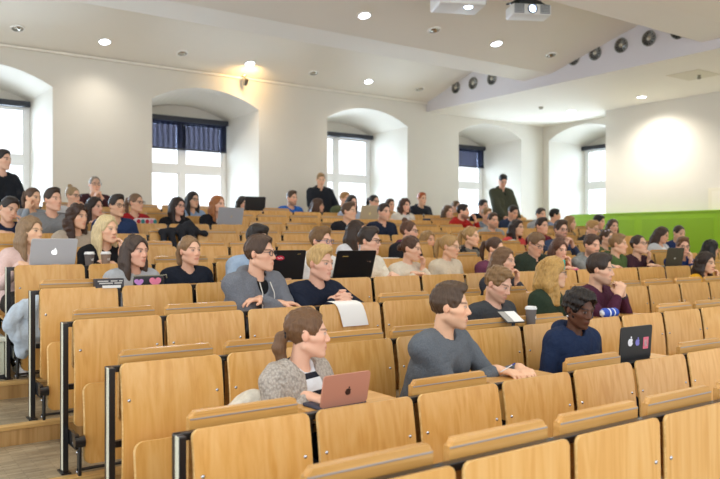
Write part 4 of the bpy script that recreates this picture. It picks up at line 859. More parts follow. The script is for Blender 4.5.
    def ax3(a):
        out = [lo[a]]; x = lo[a]
        while x < hi[a]:
            h = coarse
            for x0, x1, f in spans[a]:
                if x0 <= x < x1: h = min(h, f)
            for x0, x1, f in spans[a]:
                if x < x0 < x + h: h = max(x0 - x, f)
            x += h; out.append(x)
        return np.array(out)
    F = Field(ax3(0), ax3(1), ax3(2))
    torso(F, -.006 if not fem else -.004)
    for (s, S, E, W, d, n, l, curl) in arms:
        F.cone(S, E, .048 if not fem else .041, .037 if not fem else .033, .02); F.cone(E, W, .036 if not fem else .032, .025 if not fem else .022, .012)
        hand(F, W, d, n, l, .93 if fem else 1.0, curl)
    for q in (0, 1):
        s = q * 2 - 1; F.cone(V(s * .09, 0, hz - .02), knee[q], .085, .058, .02); F.cone(knee[q], ank[q], .055, .042, .015); F.cone(ank[q] + V(0, .02, -.04), toe[q], .038, .03, .02)
    F.cone(T(0, .022, -.05), NB + Rb @ V(0, .0, -.03), .041 if fem else .050, .047 if fem else .055, .02)
    F.ell(T(0, .012, .03), V(.075, .094, .088) * hs, Rh, .01)
    F.ell(T(0, -.03, -.03), V(.059, .062, .085) * hs, Rh, .02)
    jw = .018 if fem else .021
    for s in (-1, 1):
        F.cone(T(s * .035, -.060, -.022), T(s * .060, -.018, -.018), .020, .016, .012)
        F.cone(T(s * .053, .012, -.058), T(s * .014, -.066, -.100), jw, jw - .003, .02)
        F.ell(T(s * .076, .014, -.006), (.010, .017, .028), Rh @ Rz(s * .35), .006)
    F.ell(T(0, -.076, -.101), V(.020, .018, .018) * hs, Rh, .015)
    F.ell(T(0, -.068, -.066), V(.030, .028, .028) * hs, Rh, .012)
    F.cone(T(-.034, -.078, .021), T(.034, -.078, .021), .012, .012, .012)
    for s in (-1, 1): F.ell(T(s * .032, -.103, .003), V(.018, .017, .012) * hs, Rh, .010, '-')
    F.cone(T(0, -.086, .008), T(0, -.1055, -.030), .0078, .0112, .010)
    for s in (-1, 1):
        F.ell(T(s * .0125, -.097, -.036), V(.009, .010, .008) * hs, Rh, .005)
        F.ell(T(s * .032, -.079, .003), V(.0125, .0125, .0115) * hs, Rh, .002)
    F.cone(T(-.017, -.089, -.0625), T(.017, -.089, -.0625), .0055, .0055, .003); F.cone(T(-.006, -.0945, -.061), T(.006, -.0945, -.061), .0055, .0055, .004)
    F.cone(T(-.014, -.088, -.0735), T(.014, -.088, -.0735), .0065, .0065, .003); F.cone(T(-.004, -.0915, -.0735), T(.004, -.0915, -.0735), .0065, .0065, .004)
    pos, Q = F.mesh(); pos, Q = keep_main(pos, Q); pos = relax(pos, Q, 1, .35)
    # colours that belong to the skin itself: lips, eyes, brows, beard, scalp
    P = ((pos - H) @ Rh) / hs; x, y, z = P[:, 0], P[:, 1], P[:, 2]; ax_ = np.abs(x); e = fine
    sm = lambda v, w: np.clip(.5 + v / w, 0, 1)[:, None]
    base_c = np.array(lin(skin)) * (rs.uniform(.90, 1.06) * V(1, rs.uniform(.95, 1.03), rs.uniform(.93, 1.04))); hcol = np.array(lin(hc)); dark = base_c.mean() < .2
    col = np.tile(base_c, (len(pos), 1))
    warm = base_c * V(1.02, .80, .76)
    hd = (np.abs(P) < .14).all(1)
    def mix(c, f): nonlocal col; col = col * (1 - f * hd[:, None]) + np.array(c) * f * hd[:, None]
    mix(warm, .55 * np.exp(-(((ax_ - .04) / .022) ** 2 + ((z + .032) / .02) ** 2))[:, None] * (y < -.03)[:, None])
    mix(warm, .5 * np.exp(-((x / .014) ** 2 + ((z + .03) / .014) ** 2))[:, None] * (y < -.09)[:, None]); mix(warm, .5 * sm(ax_ - .078, .008) * sm(-np.abs(z + .008) + .03, .01))
    if stub:
        b = sm(-.048 - z - .55 * np.minimum(y + .02, 0) * -1 * .6 + .25 * np.maximum(y + .02, 0), .022) * sm(.018 - y, .03) * sm(z + .125, .02); b = np.clip(b, 0, 1)
        m_ = np.maximum(b * (z < -.042)[:, None], sm(.03 - ax_, .008) * sm(.007 - np.abs(z + .051), .006) * (y < -.07)[:, None]); mix(hcol * .75 + base_c * .18, m_ * stub * .75)
    lip = sm(1 - ((x / .024) ** 2 + ((z + .0675) / .0115) ** 2), .5) * (y < -.074)[:, None]
    mix(base_c * (V(.86, .52, .52) if not dark else V(1.15, .8, .85)), lip * (.75 if fem else .5)); mix(base_c * V(.35, .16, .15), sm(.0016 - np.abs(z + .068), .003) * sm(.021 - ax_, .004) * (y < -.074)[:, None] * .7)
    dx = ax_ - .032; eye = sm(1 - ((dx / .0145) ** 2 + ((z - .003) / .0058) ** 2), .6) * (y < -.08)[:, None]
    mix(V(.50, .46, .44), eye * (.4 if dark else .7 if res == 2 else .45)); gz = .003 * math.copysign(1, yaw) if yaw else 0
    mix(V(.03, .02, .015) if i % 4 else V(.06, .09, .12), sm(.0068 - np.sqrt((x - np.sign(x) * .032 - gz) ** 2 + (z - .003) ** 2), .004) * (y < -.083)[:, None])
    mix(hcol * .35, sm(.0024 - np.abs(z - .0105 + 18 * dx ** 2), .004) * sm(.016 - np.abs(dx), .004) * (y < -.076)[:, None] * (.85 if fem else .6))
    mix(hcol * .55, sm(.0046 - np.abs(z - .0255 + 12 * (dx - .004) ** 2), .004) * sm(.021 - np.abs(dx + .001), .006) * (y < -.05)[:, None] * .8)
    if hair == 'buzz': mix(hcol, sm(z - .055 + .55 * np.maximum(-y - .03, 0) - .2 * np.maximum(y, 0), .02) * .3)
    b = mesh_obj('person', pos, Q, SKIN, None, col); b.location = base
    tag(b, label, 'person')
    def part(name, fld, m, it=1, main=False):
        p, q = fld.mesh()
        if not len(q): return None
        if main: p, q = keep_main(p, q)
        return mesh_obj(name, relax(p, q, it, .5), q, m, b)
    # ---- clothes
    cres = (.020, .014, .0105)[res]; inf = INF[top]
    plo = np.min([a[3] for a in arms] + [a[2] for a in arms] + [a[1] for a in arms] + [HP - .16], 0) - .11; phi = np.max([a[3] for a in arms] + [a[2] for a in arms] + [a[1] for a in arms] + [HP + .16], 0) + .11
    plo[2] = min(hz - .10, plo[2]); phi[2] = max(NB[2] + .13, phi[2])
    def newf(c=cres): return Field(*[np.arange(plo[a], phi[a] + c, c) for a in range(3)])
    def neckhole(F, r, dz=0.):
        F.cone(NB + Rb @ V(0, -.004, -.004 + dz), T(0, .015, -.03), r, r + .01, .006, '-')
    opened = top in ('jacket', 'coat', 'cardigan')
    kind = 'knit' if res == 2 and top == 'cardigan' else 'mottle' if 'mottled' in label else 'melange' if (top in ('hoodie', 'crew') and res == 2 and tc not in ('1b2233', '1f2d4a', '4b2438', '2c3a2c')) else 'plain'
    nr = (.050 if fem else .059)
    if opened or inner and top in ('hoodie', 'vneck'):
        G = newf(); torso(G, .009 if top != 'vneck' else .008); neckhole(G, nr, -.01 if not (opened and not fem) else .0); part('shirt', G, cloth_mat(inner or '303236', 'stripe' if stripe else 'plain'))
    G = newf(); torso(G, inf, .035); sleeves(G, inf)
    if stand and opened: sleeves(G, inf + .004)
    if top == 'coat' or (top == 'jacket' and stand): G.cone(HP + V(-.09, 0, -.12), HP + V(.09, 0, -.12), .13, .13, .04, inf=inf * .6)
    if top == 'turtle': G.cone(NB + V(0, 0, -.02), H + Rh @ V(0, .018, -.105), nr - .004, nr - .006, .012, inf=.008)
    if res or stand: ripple(G, .0048 if not opened else .007, i, 1.15)
    if top == 'turtle': G.cone(H + Rh @ V(0, .02, -.10), H, .062, .062, .004, '-')
    else: neckhole(G, nr + (.010 if top in ('hoodie', 'jacket', 'coat') else .004 if top != 'cardigan' else .02))
    if top == 'hoodie':
        ring(G, NB + Rb @ V(0, .014, .0), Rb, .080, .019, 0, .014, .25, .032)
        if inner: G.cone(NB + Rb @ V(0, -.06, -.05), NB + Rb @ V(0, -.115, -.09), .05, .03, .01, '-')
    if top in ('crew', 'vneck'): ring(G, NB + Rb @ V(0, .004, -.004), Rb, nr + .006, .0065, 0, .006, 0 if top == 'crew' else .5, .002, .42)
    if top == 'vneck': G.cone(NB + Rb @ V(0, -.05, -.03), NB + Rb @ V(0, -.12, -.12), .048, .012, .006, '-')
    if top == 'shirt':
        ring(G, NB + Rb @ V(0, .004, .012), Rb, nr + .006, .008, .006, .008, .28, .004); G.cone(NB + Rb @ V(0, -.075, -.01), NB + Rb @ V(0, -.11, -.07), .026, .010, .006, '-')
    if top in ('jacket', 'coat'): ring(G, NB + Rb @ V(0, .008, .010), Rb, .080, .014 if top == 'jacket' else .024, .0, .012, .45, .012)
    if opened:
        w = .05 if top != 'cardigan' else .062
        G.cone(NB + Rb @ V(.01, -.115, -.01), V(0.01, -.17, hz + .02) + Rb @ V(0, -.02, 0), w, w * .8, .012, '-'); G.cone(NB + Rb @ V(.01, -.135, -.02), V(.01, -.24, hz), w + .01, w, .012, '-')
    mt = cloth_mat(tc, kind); t = part(TOPNAME[top], G, mt)
    if print:
        Gp = newf(); Gp.F = G.F - .004; Z = newf(); Z.ell(CH + Rb @ V(.0, -.13, .015), (.055, .06, .05), k=0); Gp.F = np.maximum(Gp.F, Z.F); part('chest_print', Gp, mat('chest print', '9a9ea2', .8))
    if collar:
        Gc = newf(.012); ring(Gc, NB + Rb @ V(0, .006, .006), Rb, nr + .012, .014, 0, .008, .2, .006); part('collar', Gc, cloth_mat(collar))
    if scarf:
        Gs = newf(.012 if res else .016); ring(Gs, NB + Rb @ V(0, -.004, .004), Rb, .080, .030, 0, .014, 0, .004); ring(Gs, NB + Rb @ V(.01, -.012, -.03), Rb, .100, .028, 0, .014, .2, 0)
        Gs.cone(NB + Rb @ V(.03, -.12, -.05), CH + Rb @ V(.04, -.15, -.02), .034, .028, .02); ripple(Gs, .008, i, 2); part('scarf', Gs, cloth_mat(scarf, 'scarf'))
    if strings:
        bm = bmesh.new()
        for s in (-1, 1): tube(bm, [NB + Rb @ V(s * .045, -.10, -.03), NB + Rb @ V(s * .05, -.135, -.10), CH + Rb @ V(s * .055, -.155, -.05), CH + Rb @ V(s * .052, -.16, -.12)], .0035, 6)
        obj_from_bm('drawstring', bm, mat('drawstring', 'd8d6cf', .8), b, True)
    # ---- trousers and shoes
    tl = np.min(ank + knee + [HP], 0) - .17; th = np.max(ank + knee + [HP], 0) + .17; tl[2] = .05
    G = Field(*[np.arange(tl[a], th[a] + .02, .022) for a in range(3)])
    G.cone(V(-.08, 0, hz - .01), V(.08, 0, hz - .01), .115, .115, .02, inf=.008)
    for q in (0, 1):
        s = q * 2 - 1; G.cone(V(s * .09, 0, hz - .02), knee[q], .085, .060, .02, inf=.012); G.cone(knee[q], ank[q], .058, .046, .015, inf=.012)
    part('trousers', G, cloth_mat(('2a3348', '23252b', '3b4a63', '33302c')[i % 4]))
    for q in (0, 1):
        G = Field(*[np.arange(min(ank[q][a], toe[q][a]) - .07, max(ank[q][a], toe[q][a]) + .08, .014) for a in range(3)])
        G.cone(ank[q] + V(0, .02, -.04), toe[q], .042, .036, .02, inf=.004); G.half((0, 0, .002), (0, 0, -1)); part('shoe', G, mat('shoe leather', ('2a2623', 'd8d8d6', '1f2024')[i % 3], .5))
    # ---- hair, built in the frame of the head
    hr = (.0115, .0085, .0062)[res]; longh = hair in ('long', 'wavy')
    G = Field(np.arange(-.15, .15 + hr, hr), np.arange(-.15, .22, hr), np.arange(-.34 if longh else -.20, .19, hr))
    tight = hair.startswith(('pony', 'bun')); rr = dict(afro=(.090, .108, .103), buzz=(.0772, .0972, .0908), long=(.085, .106, .0975), wavy=(.089, .110, .100)).get(hair, (.0795, .1005, .0935) if tight else (.0790, .0995, .0925))
    G.ell((0, .012, .032), rr, k=0)
    if hair == 'short': G.ell((0, -.006, .088), (.063, .078, .036), k=.02)
    if hair == 'quiff': G.ell((0, -.006, .092), (.064, .080, .038), k=.02); G.ell((.006, -.038, .108), (.048, .042, .022), k=.02)
    if hair == 'afro': G.ell((0, -.02, .075), (.076, .085, .056), k=.02)
    if res: ripple(G, .0050 if hair != 'afro' else .0085, i, 4.2 if hair != 'afro' else 4.6, .55)
    hl = .012 if hair == 'buzz' else 0
    G.ell((0, -.122, -.012 + hl), (.074, .090, .105), k=.016, op='-'); G.ell((0, -.098, -.045), (.105, .076, .088), k=.014, op='-')
    if not longh:
        G.ell((0, .02, -.150), (.125, .15, .092 if not fem else .085), k=.01, op='-')
        for s in (-1, 1): G.ell((s * .092, .004, -.032), (.032, .036, .046), k=.006, op='-')
    wv = .35 if hair == 'wavy' else .12
    if longh:
        th_ = .033 if hair == 'wavy' else .027
        for s in (-1, 1):
            for j in range(3):
                yo = -.004 + .030 * j; o = rs.normal(size=3) * .006
                G.cone((s * .072, yo + .01, .02), (s * .083, yo + .006, -.09), .024, th_, .012); G.cone((s * .083, yo + .006, -.09), (s * (.082 + o[0]), yo - .012 + o[1], -.235 + o[2] * 3), th_, th_ * .7, .012)
        G.cone((0, .06, .0), (0, .085, -.10), .072, .074, .02); G.cone((0, .085, -.10), (0, .088, -.27), .074, .058, .02)
        for s in (-1, 1): G.cone((s * .045, .07, -.08), (s * .05, .075, -.26), .05, .038, .02)
        ripple(G, .010 if hair == 'wavy' else .0045, i + 50, 2.6 if hair == 'wavy' else 2.2, .35)
        G.ell((0, -.122, -.03), (.064, .088, .103), k=.01, op='-'); G.ell((0, -.120, -.075), (.13, .075, .130), k=.02, op='-')
        G.cone((0, -.02, -.10), (0, .0, -.30), .040, .044, .01, '-')
    tie = None
    if hair == 'pony':
        tl_ = [((0, .095, .045), .020), ((0, .135, .045), .027), ((0.0, .155, -.02), .030), ((0, .15, -.09), .025), ((.01, .135, -.15), .010)]
        for (p, r0), (q, r1) in zip(tl_, tl_[1:]): G.cone(p, q, r0, r1, .012)
        tie = (0, .106, .045)
    if hair == 'pony_low':
        tl_ = [((0, .092, -.01), .022), ((0, .125, -.025), .030), ((0, .135, -.075), .034), ((0, .12, -.13), .026), ((0, .105, -.16), .010)]
        for (p, r0), (q, r1) in zip(tl_, tl_[1:]): G.cone(p, q, r0, r1, .012)
        tie = (0, .108, -.012)
    if hair == 'bun_top': G.ell((0, .06, .128), (.036, .036, .032), k=.008); G.ell((.015, .07, .14), (.02, .02, .02), k=.01)
    if hair == 'bun_low': G.ell((0, .118, -.01), (.034, .03, .036), k=.008)
    p, q = G.mesh()
    if res: p = relax(p, q, 1, .3)
    Mh = Matrix(np.vstack([np.hstack([Rh * hs, H[:, None]]), [0, 0, 0, 1]]).tolist())
    h = mesh_obj('hair', p, q, hair_mat(hc), b); h.matrix_local = Mh
    if tie and res:
        bm = bmesh.new(); tube(bm, [(.026 * math.cos(a), tie[1], tie[2] + .026 * math.sin(a)) for a in np.linspace(0, 2 * PI, 15)], .006, 6, cap=False)
        o = obj_from_bm('hair_tie', bm, mat('hair tie', '15151a', .7), h, True)
    if glasses: g = obj_from_data('glasses', glasses_data(glasses), b); g.matrix_local = Mh
    if clip:
        bm = bmesh.new()
        for j in range(4): bmesh.ops.create_icosphere(bm, subdivisions=1, radius=.012, matrix=Matrix.Translation((-.06 + .028 * j, -.05 + .03 * abs(j - 1.5), .112 - .012 * abs(j - 1.5))))
        o = obj_from_bm('hair_clip', bm, mat('clip petals', 'd8d4e6', .5), b, True); o.matrix_local = Mh
    if earring:
        for s in (-1, 1):
            bm = bmesh.new(); bmesh.ops.create_icosphere(bm, subdivisions=2, radius=.0085, matrix=Matrix.Translation((s * .083, .006, -.050)))
            o = obj_from_bm('earring', bm, mat('silver earring', 'e4e6ec', .2, 1), b, True); o.matrix_local = Mh
    if watch:
        s, S, E, W, *_ = arms[1]; u = unit(W - E); a = unit(np.cross(u, V(0, 0, 1))); c2 = np.cross(u, a); c0 = W - u * .012
        bm = bmesh.new(); tube(bm, [c0 + (a * math.cos(t) + c2 * math.sin(t)) * .031 for t in np.linspace(0, 2 * PI, 17)], .007, 6, cap=False)
        obj_from_bm('wristband', bm, mat('wristband', '1c1c1e', .5), b, True)
    return b
for i_, d_ in enumerate(PEOPLE): person(i_, **d_)
# ---------------------------------------------------------------- things on the desks and around
def DZ(k): return row_top(k) - .022
def apple(bm, c, s, mi=0, th=.0012, M=None):
    """bitten apple outline with a leaf, in the x-z plane"""
    P = []
    for i in range(40):
        a = 2 * PI * i / 40; x, z = math.sin(a), math.cos(a)
        r = .5 - .07 * math.exp(-(a if a < PI else 2 * PI - a) ** 2 / .08) - .045 * math.exp(-((a - PI) ** 2) / .06)
        x, z = x * r * (1.0 + .06 * z), z * r
        d = math.hypot(x - .56, z - .06)
        if d < .22: k = .22 / max(d, 1e-6); x, z = .56 + (x - .56) * k, .06 + (z - .06) * k
        P.append((c[0] + x * s, c[1] + z * s))
    prism(bm, P, -th, 0, mi, M)
    L = [(c[0] + s * (.0 + .20 * t + .10 * w * math.sin(PI * t)), c[1] + s * (.50 + .24 * t - .10 * w * math.sin(PI * t))) for w, ts in ((1, (0, .25, .5, .75)), (-1, (1, .75, .5, .25))) for t in ts]
    prism(bm, L, -th, 0, mi, M)
def laptop(k, x, label, w=.31, dp=.215, tilt=18, yo=.10, col='9a9ca0', rz=0, marks=(), zo=0, deck='26282c', flip=False, base_col=None):
    e = empty('laptop', (x, row_y(k) + yo, DZ(k) + zo), rz); tag(e, label, 'laptop')
    body = mat('laptop shell', col, .4, .12 if col not in ('141518', '1b1c1f') else .0)
    bm = bmesh.new(); bx(bm, -w / 2, w / 2, 0, dp, 0, .014, .005); obj_from_bm('base', bm, mat('laptop base', base_col, .5) if base_col else body, e, True, sharp=40)
    bm = bmesh.new(); bx(bm, -w / 2 + .02, w / 2 - .02, .02, dp * .55, .014, .0152); obj_from_bm('keyboard', bm, mat('keyboard', deck, .6), e)
    lid = bpy.data.objects.new('lid', None)
    M = Matrix.Translation((0, .004, .012)) @ Matrix.Rotation(math.radians(tilt), 4, 'X')
    bm = bmesh.new(); prism(bm, rrect(-w / 2, w / 2, 0, dp, .012), -.0035, .0035)
    bmesh.ops.bevel(bm, geom=[q for q in bm.edges if abs(q.verts[0].co.y - q.verts[1].co.y) < 1e-6], offset=.0015, segments=2, affect='EDGES')
    l = obj_from_bm('lid', bm, body, e, True, sharp=40); l.matrix_local = M
    box('screen', -w / 2 + .012, w / 2 - .012, .0035, .0045, .014, dp - .012, mat('screen', '8fa0b4', .3, emit=.4), l)
    for mk in marks:
        bm = bmesh.new(); kind, cx, cz, s, c = mk
        T = Matrix.Translation((0, -.0036, 0)) if not flip else Matrix.Translation((0, -.0036, 0))
        if kind == 'apple': apple(bm, (cx, cz), s, M=T)
        elif kind == 'square':
            prism(bm, rrect(cx - s * .4, cx + s * .4, cz - s * .55, cz + s * .55, .002), -.0008, 0, M=T)
        elif kind == 'oval': prism(bm, [(cx + s * .6 * math.cos(a), cz + s * .3 * math.sin(a)) for a in np.linspace(0, 2 * PI, 28)[:-1]], -.0008, 0, M=T)
        elif kind == 'bar':
            for j in range(6): bx(bm, cx + j * s * .16, cx + j * s * .16 + s * .11, -.0008, 0, cz, cz + s * .16, M=T)
        elif kind == 'wave':
            P = [(cx + s * .45 * q, cz + s * .07 * math.sin(q * 5) + .05 * s) for q in np.linspace(-1, 1, 14)]; P += [(px, pz - s * .12) for px, pz in P[::-1]]; prism(bm, P, -.0016, -.0008, M=T)
        nm = {'apple': 'emblem', 'square': 'sticker', 'oval': 'sticker', 'bar': 'lettering', 'wave': 'sticker_motif'}[kind]
        obj_from_bm(nm, bm, mat('mark', c, .4, emit=.6 if c == 'fdfdfd' and k == 6 else 0), l)
    return e
laptop(2, 1.72, 'rose-coloured slim laptop in front of the woman in knitted cardigan', .24, .138, 12, .095, 'c98d76', .04, [('apple', .012, .058, .030, '3a2420')], base_col='232c44')
laptop(2, 3.735, 'black laptop covered with stickers before the woman in navy hood', .295, .195, 4, .10, '141518', .0, [('apple', -.055, .105, .046, 'e9ebf2'), ('apple', .012, .100, .040, '7d78c8'), ('square', .092, .092, .062, 'e66f86'), ('square', .092, .092, .038, 'f4dfe2')])
laptop(6, 1.295, 'open silver laptop with white glowing emblem at the row end', .325, .225, 26, .10, 'd3d4d8', .0, [('apple', .005, .115, .042, 'fdfdfd')])
laptop(5, 2.80, 'black laptop with red sticker, left of the smiling blond man', .37, .245, 14, .10, '141518', 0, [('oval', -.04, .185, .062, 'd9324a'), ('wave', -.04, .185, .05, 'f3e9ea'), ('bar', .11, .212, .03, 'b79a56')])
laptop(5, 3.46, 'black laptop with small gold lettering, in front of cream shirt man', .38, .245, 20, .10, '141518', -.03, [('bar', -.13, .192, .055, 'c2a257')])
laptop(9, 3.90, 'grey laptop before the ginger long-haired woman', .33, .225, 16, .10, 'b4b6bc', 0, [('apple', .01, .11, .03, 'c9b9a0')])
laptop(11, 5.08, 'black laptop on the last desk row before peeking woman', .34, .225, 10, .10, '1b1c1f', 0)
laptop(10, 6.60, 'champagne gold laptop before the woman with big black ponytail', .34, .23, 14, .10, 'cdbd9e', 0, [('apple', .0, .10, .04, 'f0e2a8')])
laptop(5, 8.08, 'dark taupe laptop with round emblem below the green parapet', .34, .225, 10, .10, '4a433c', 0, [('oval', .0, .10, .03, 'd8d4cc')])

def cup(x, y, z, col, label, h=.105):
    e = empty('paper_cup', (x, y, z)); tag(e, label, 'cup')
    bm = bmesh.new(); lathe(bm, [(.001, 0), (.027, 0), (.028, .004), (.037, h - .01), (.038, h - .006), (.036, h - .006), (.001, h - .008)], 26); obj_from_bm('cup_body', bm, mat('paper cup', col, .6), e, True, sharp=40)
    bm = bmesh.new(); lathe(bm, [(.037, h - .012), (.0405, h - .010), (.0405, h - .002), (.036, h), (.035, h + .008), (.032, h + .009), (.030, h + .003), (.001, h + .003)], 26, cap=False); obj_from_bm('cup_lid', bm, mat('white cup lid', 'efefed', .45), e, True, sharp=40)
    bm = bmesh.new()
    for sx in (-.5, -.05): # pale hooked strokes printed on the cup
        P = [(sx * .02 - .004, .062), (sx * .02 - .004, .050), (sx * .02 + .002, .046), (sx * .02 + .008, .050), (sx * .02 + .008, .064)]
        tube(bm, [Matrix.Rotation(.6, 4, 'Z') @ Vector((px, -math.sqrt(max((.028 + .0095 * pz / .1) ** 2 - px * px, 0)) - .0005, pz)) for px, pz in P], .0016, 5)
    obj_from_bm('print', bm, mat('cup print', 'efece6', .6), e)
cup(1.575, row_y(6) + .13, DZ(6), '6f6661', 'dark grey-brown paper cup, left one of the pair near platinum blonde')
cup(1.70, row_y(6) + .13, DZ(6), '9c8371', 'tan paper cup, right one of the pair near platinum blonde')
cup(3.745, row_y(3) + .068, row_top(3) - .012, '77706c', 'tall grey paper cup on the desk rail beside wavy blonde woman', .118)

e = empty('book', (1.46, row_y(5) + .05, row_top(5) - .012), .02); tag(e, 'dark book with pale lettering bands near the hearts pencil case', 'book')
box('cover', -.095, .095, -.02, .03, .0, .062, mat('dark cover', '3c3b40', .5), e, .004)
bm = bmesh.new()
for a, b2, z in ((-.08, -.01, .036), (.005, .05, .036), (.06, .085, .036), (-.07, .02, .022), (.03, .08, .022)): bx(bm, a, b2, -.0212, -.0195, z + .006, z + .014)
obj_from_bm('lettering', bm, mat('pale print', 'c9c7c2', .6), e)
box('pages', -.05, .07, -.030, -.0205, 0, .018, mat('paper', 'f3f2ee', .8), e)
# pencil case with hearts
e = empty('pencil_case', (1.755, row_y(5) + .12, DZ(5))); tag(e, 'black pencil case with pink and lilac hearts', 'pencil case')
bm = bmesh.new(); bx(bm, -.105, .105, -.03, .03, 0, .078, .018, seg=4); obj_from_bm('pouch', bm, mat('black nylon', '26262b', .6, bump=.3, scale=120), e, True, sharp=50)
bm = bmesh.new(); tube(bm, [(-.11, 0, .08), (.10, 0, .08), (.125, 0, .085), (.13, 0, .06)], .005, 6); obj_from_bm('zipper', bm, mat('zip', '8f8c78', .4), e, True)
for cx, s, c in ((.035, .040, 'ee86a4'), (-.080, .030, 'cf8fd6')):
    bm = bmesh.new(); prism(bm, [(cx + s * 1.06 * (16 * math.sin(t) ** 3) / 16, .038 + s * (13 * math.cos(t) - 5 * math.cos(2 * t) - 2 * math.cos(3 * t) - math.cos(4 * t)) / 16) for t in np.linspace(0, 2 * PI, 32)[:-1]], -.0325, -.0295); obj_from_bm('heart', bm, mat('heart print', c, .5), e)
# notebook, papers
e = empty('notebook', (3.56, row_y(3) + .075, row_top(3) + .050), -.12); tag(e, 'open notebook with white page leaning on the desk edge', 'notebook'); e.rotation_euler = (.5, .02, -.12); e.scale = (.68, .75, .8)
box('cover', -.105, .105, -.085, .085, 0, .008, mat('black cover', '2b2b2e', .5), e, .003); box('pages', -.02, .10, -.078, .078, .0082, .013, mat('paper', 'f3f2ee', .8), e); box('left_page', -.098, -.028, -.078, .078, .0082, .012, mat('grey page', 'a9a8a4', .8), e)
def sheet_over(k, x0, x1, drop, label):
    bm = bmesh.new(); yb = row_y(k); zt = row_top(k); th = .0016
    P = [(yb + .115, zt + .012), (yb + .07, zt + .011), (yb + .045, zt + .006), (yb + .026, zt + .001), (yb + .018, zt - .02), (yb + .004, zt - .07), (yb - .012, zt - drop)]
    a = []
    for i, (y, z) in enumerate(P):
        sh = .018 * i / len(P) + (.03 if i > 3 else 0) * (i - 3) / 3
        a.append([bm.verts.new((x0 + sh, y, z)), bm.verts.new((x1 + sh, y, z)), bm.verts.new((x1 + sh, y, z + th)), bm.verts.new((x0 + sh, y, z + th))])
    for p, q in zip(a, a[1:]):
        for i in range(4): bm.faces.new((p[i], p[(i + 1) % 4], q[(i + 1) % 4], q[i]))
    bm.faces.new(a[0]); bm.faces.new(a[-1])
    tag(obj_from_bm('paper_sheet', bm, mat('paper', 'f3f2ee', .8), None, True, sharp=60), label, 'paper')
sheet_over(4, 2.70, 2.91, .15, 'white sheet of paper hanging over the desk below clasped hands')
e = empty('paper_stack', (4.46, row_y(6) + .16, DZ(6))); tag(e, 'small stack of white papers left of the cream turtleneck woman', 'papers')
for j in range(4): box('sheet', -.10 + .004 * j, .10 + .003 * j, -.1, .09, .007 * j, .007 * j + .006, mat('paper', 'f3f2ee', .8), e)
b_ = box('paper_sheet', -.09, .09, -.06, .09, 0, .005, mat('paper', 'f3f2ee', .8), None); b_.location = (3.55, row_y(9) + .12, DZ(9)); tag(b_, 'white papers left of the grey laptop before ginger woman', 'paper')
# soft things, grown from blended shapes
def soft(name, cones, m, label, cat, res=.012, amp=.006, seed=1, fr=1.3, k=.03, loc=(0, 0, 0), parent=None, cuts=()):
    P = np.array([c[0] for c in cones] + [c[1] for c in cones]); r = max(max(c[2], c[3]) for c in cones) + .05
    lo, hi = P.min(0) - r, P.max(0) + r
    F = Field(*[np.arange(lo[a], hi[a] + res, res) for a in range(3)])
    for a, b, r0, r1 in cones: F.cone(a, b, r0, r1, k)
    ripple(F, amp, seed, fr)
    for p, n in cuts: F.half(p, n)
    p, q = F.mesh(); p, q = keep_main(p, q); o = mesh_obj(name, relax(p, q, 1), q, m, parent); o.location = loc
    if label: tag(o, label, cat)
    return o
y8, z8 = row_y(8), row_top(8)
soft('jacket', [((-.24, .0, .02), (.05, .01, .05), .030, .045), ((.05, .01, .05), (.27, .02, .0), .045, .03), ((-.22, -.02, .0), (-.20, -.03, -.20), .035, .04), ((-.12, -.02, .0), (-.10, -.045, -.22), .04, .045), ((-.02, -.02, .03), (.0, -.045, -.22), .045, .045), ((.08, -.02, .02), (.10, -.04, -.20), .04, .04), ((0, .02, .06), (.08, .03, .10), .04, .04), ((.08, .03, .10), (.16, .02, .03), .04, .03)],
     cloth_mat('2b2c31'), 'dark charcoal jacket draped over an empty seat in the middle rows', 'jacket', .014, .009, 3, 1.4, loc=(2.93, y8, z8))
soft('coat', [((.02, .0, .0), (-.16, .02, -.10), .05, .05), ((.02, 0, 0), (.06, .02, -.22), .06, .08), ((-.14, .0, -.10), (-.06, .02, -.28), .05, .06), ((-.03, 0, -.06), (.0, .0, -.30), .07, .07), ((.06, .04, -.05), (.08, .05, -.36), .06, .08)],
     cloth_mat('ded8cb', 'mottle'), 'cream fleece coat stuffed on the seat behind the knitted cardigan woman', 'coat', .012, .010, 5, 1.6, loc=(1.60, row_y(3) - .10, row_top(3) - .215))
soft('jacket', [((.14, .03, .0), (.0, .0, -.07), .035, .045), ((.0, 0, -.07), (-.06, -.02, -.16), .045, .05), ((.14, .03, -.02), (.14, .02, -.24), .04, .06), ((.06, .0, -.05), (.05, -.02, -.30), .055, .05), ((-.04, -.02, -.14), (.02, -.02, -.36), .05, .04), ((.10, .0, -.05), (.10, 0, -.27), .05, .05)],
     cloth_mat('b9c6d2'), 'pale blue denim jacket hanging at the left end of a row', 'jacket', .012, .009, 8, 1.6, loc=(.995, row_y(6) - .26, row_top(6) - .235))
soft('scarf', [((-.08, 0, .03), (.08, .01, .035), .035, .03), ((-.03, 0, .05), (.06, 0, .06), .025, .03)], cloth_mat('b9b8b2', 'mottle'), 'crumpled grey scarf on the desk before coral red top', 'scarf', .012, .008, 9, 2, loc=(7.12, row_y(7) + .14, DZ(7)))
o = soft('pouch', [((-.06, 0, .035), (.06, 0, .035), .034, .034)], None or (lambda m: m)(cloth_mat('e6e9f2')), 'blue and white cloth pouch under the clasped-hands man', 'pouch', .007, .003, 4, 2, k=.0, loc=(4.66, row_y(3) + .13, row_top(3) - .02))
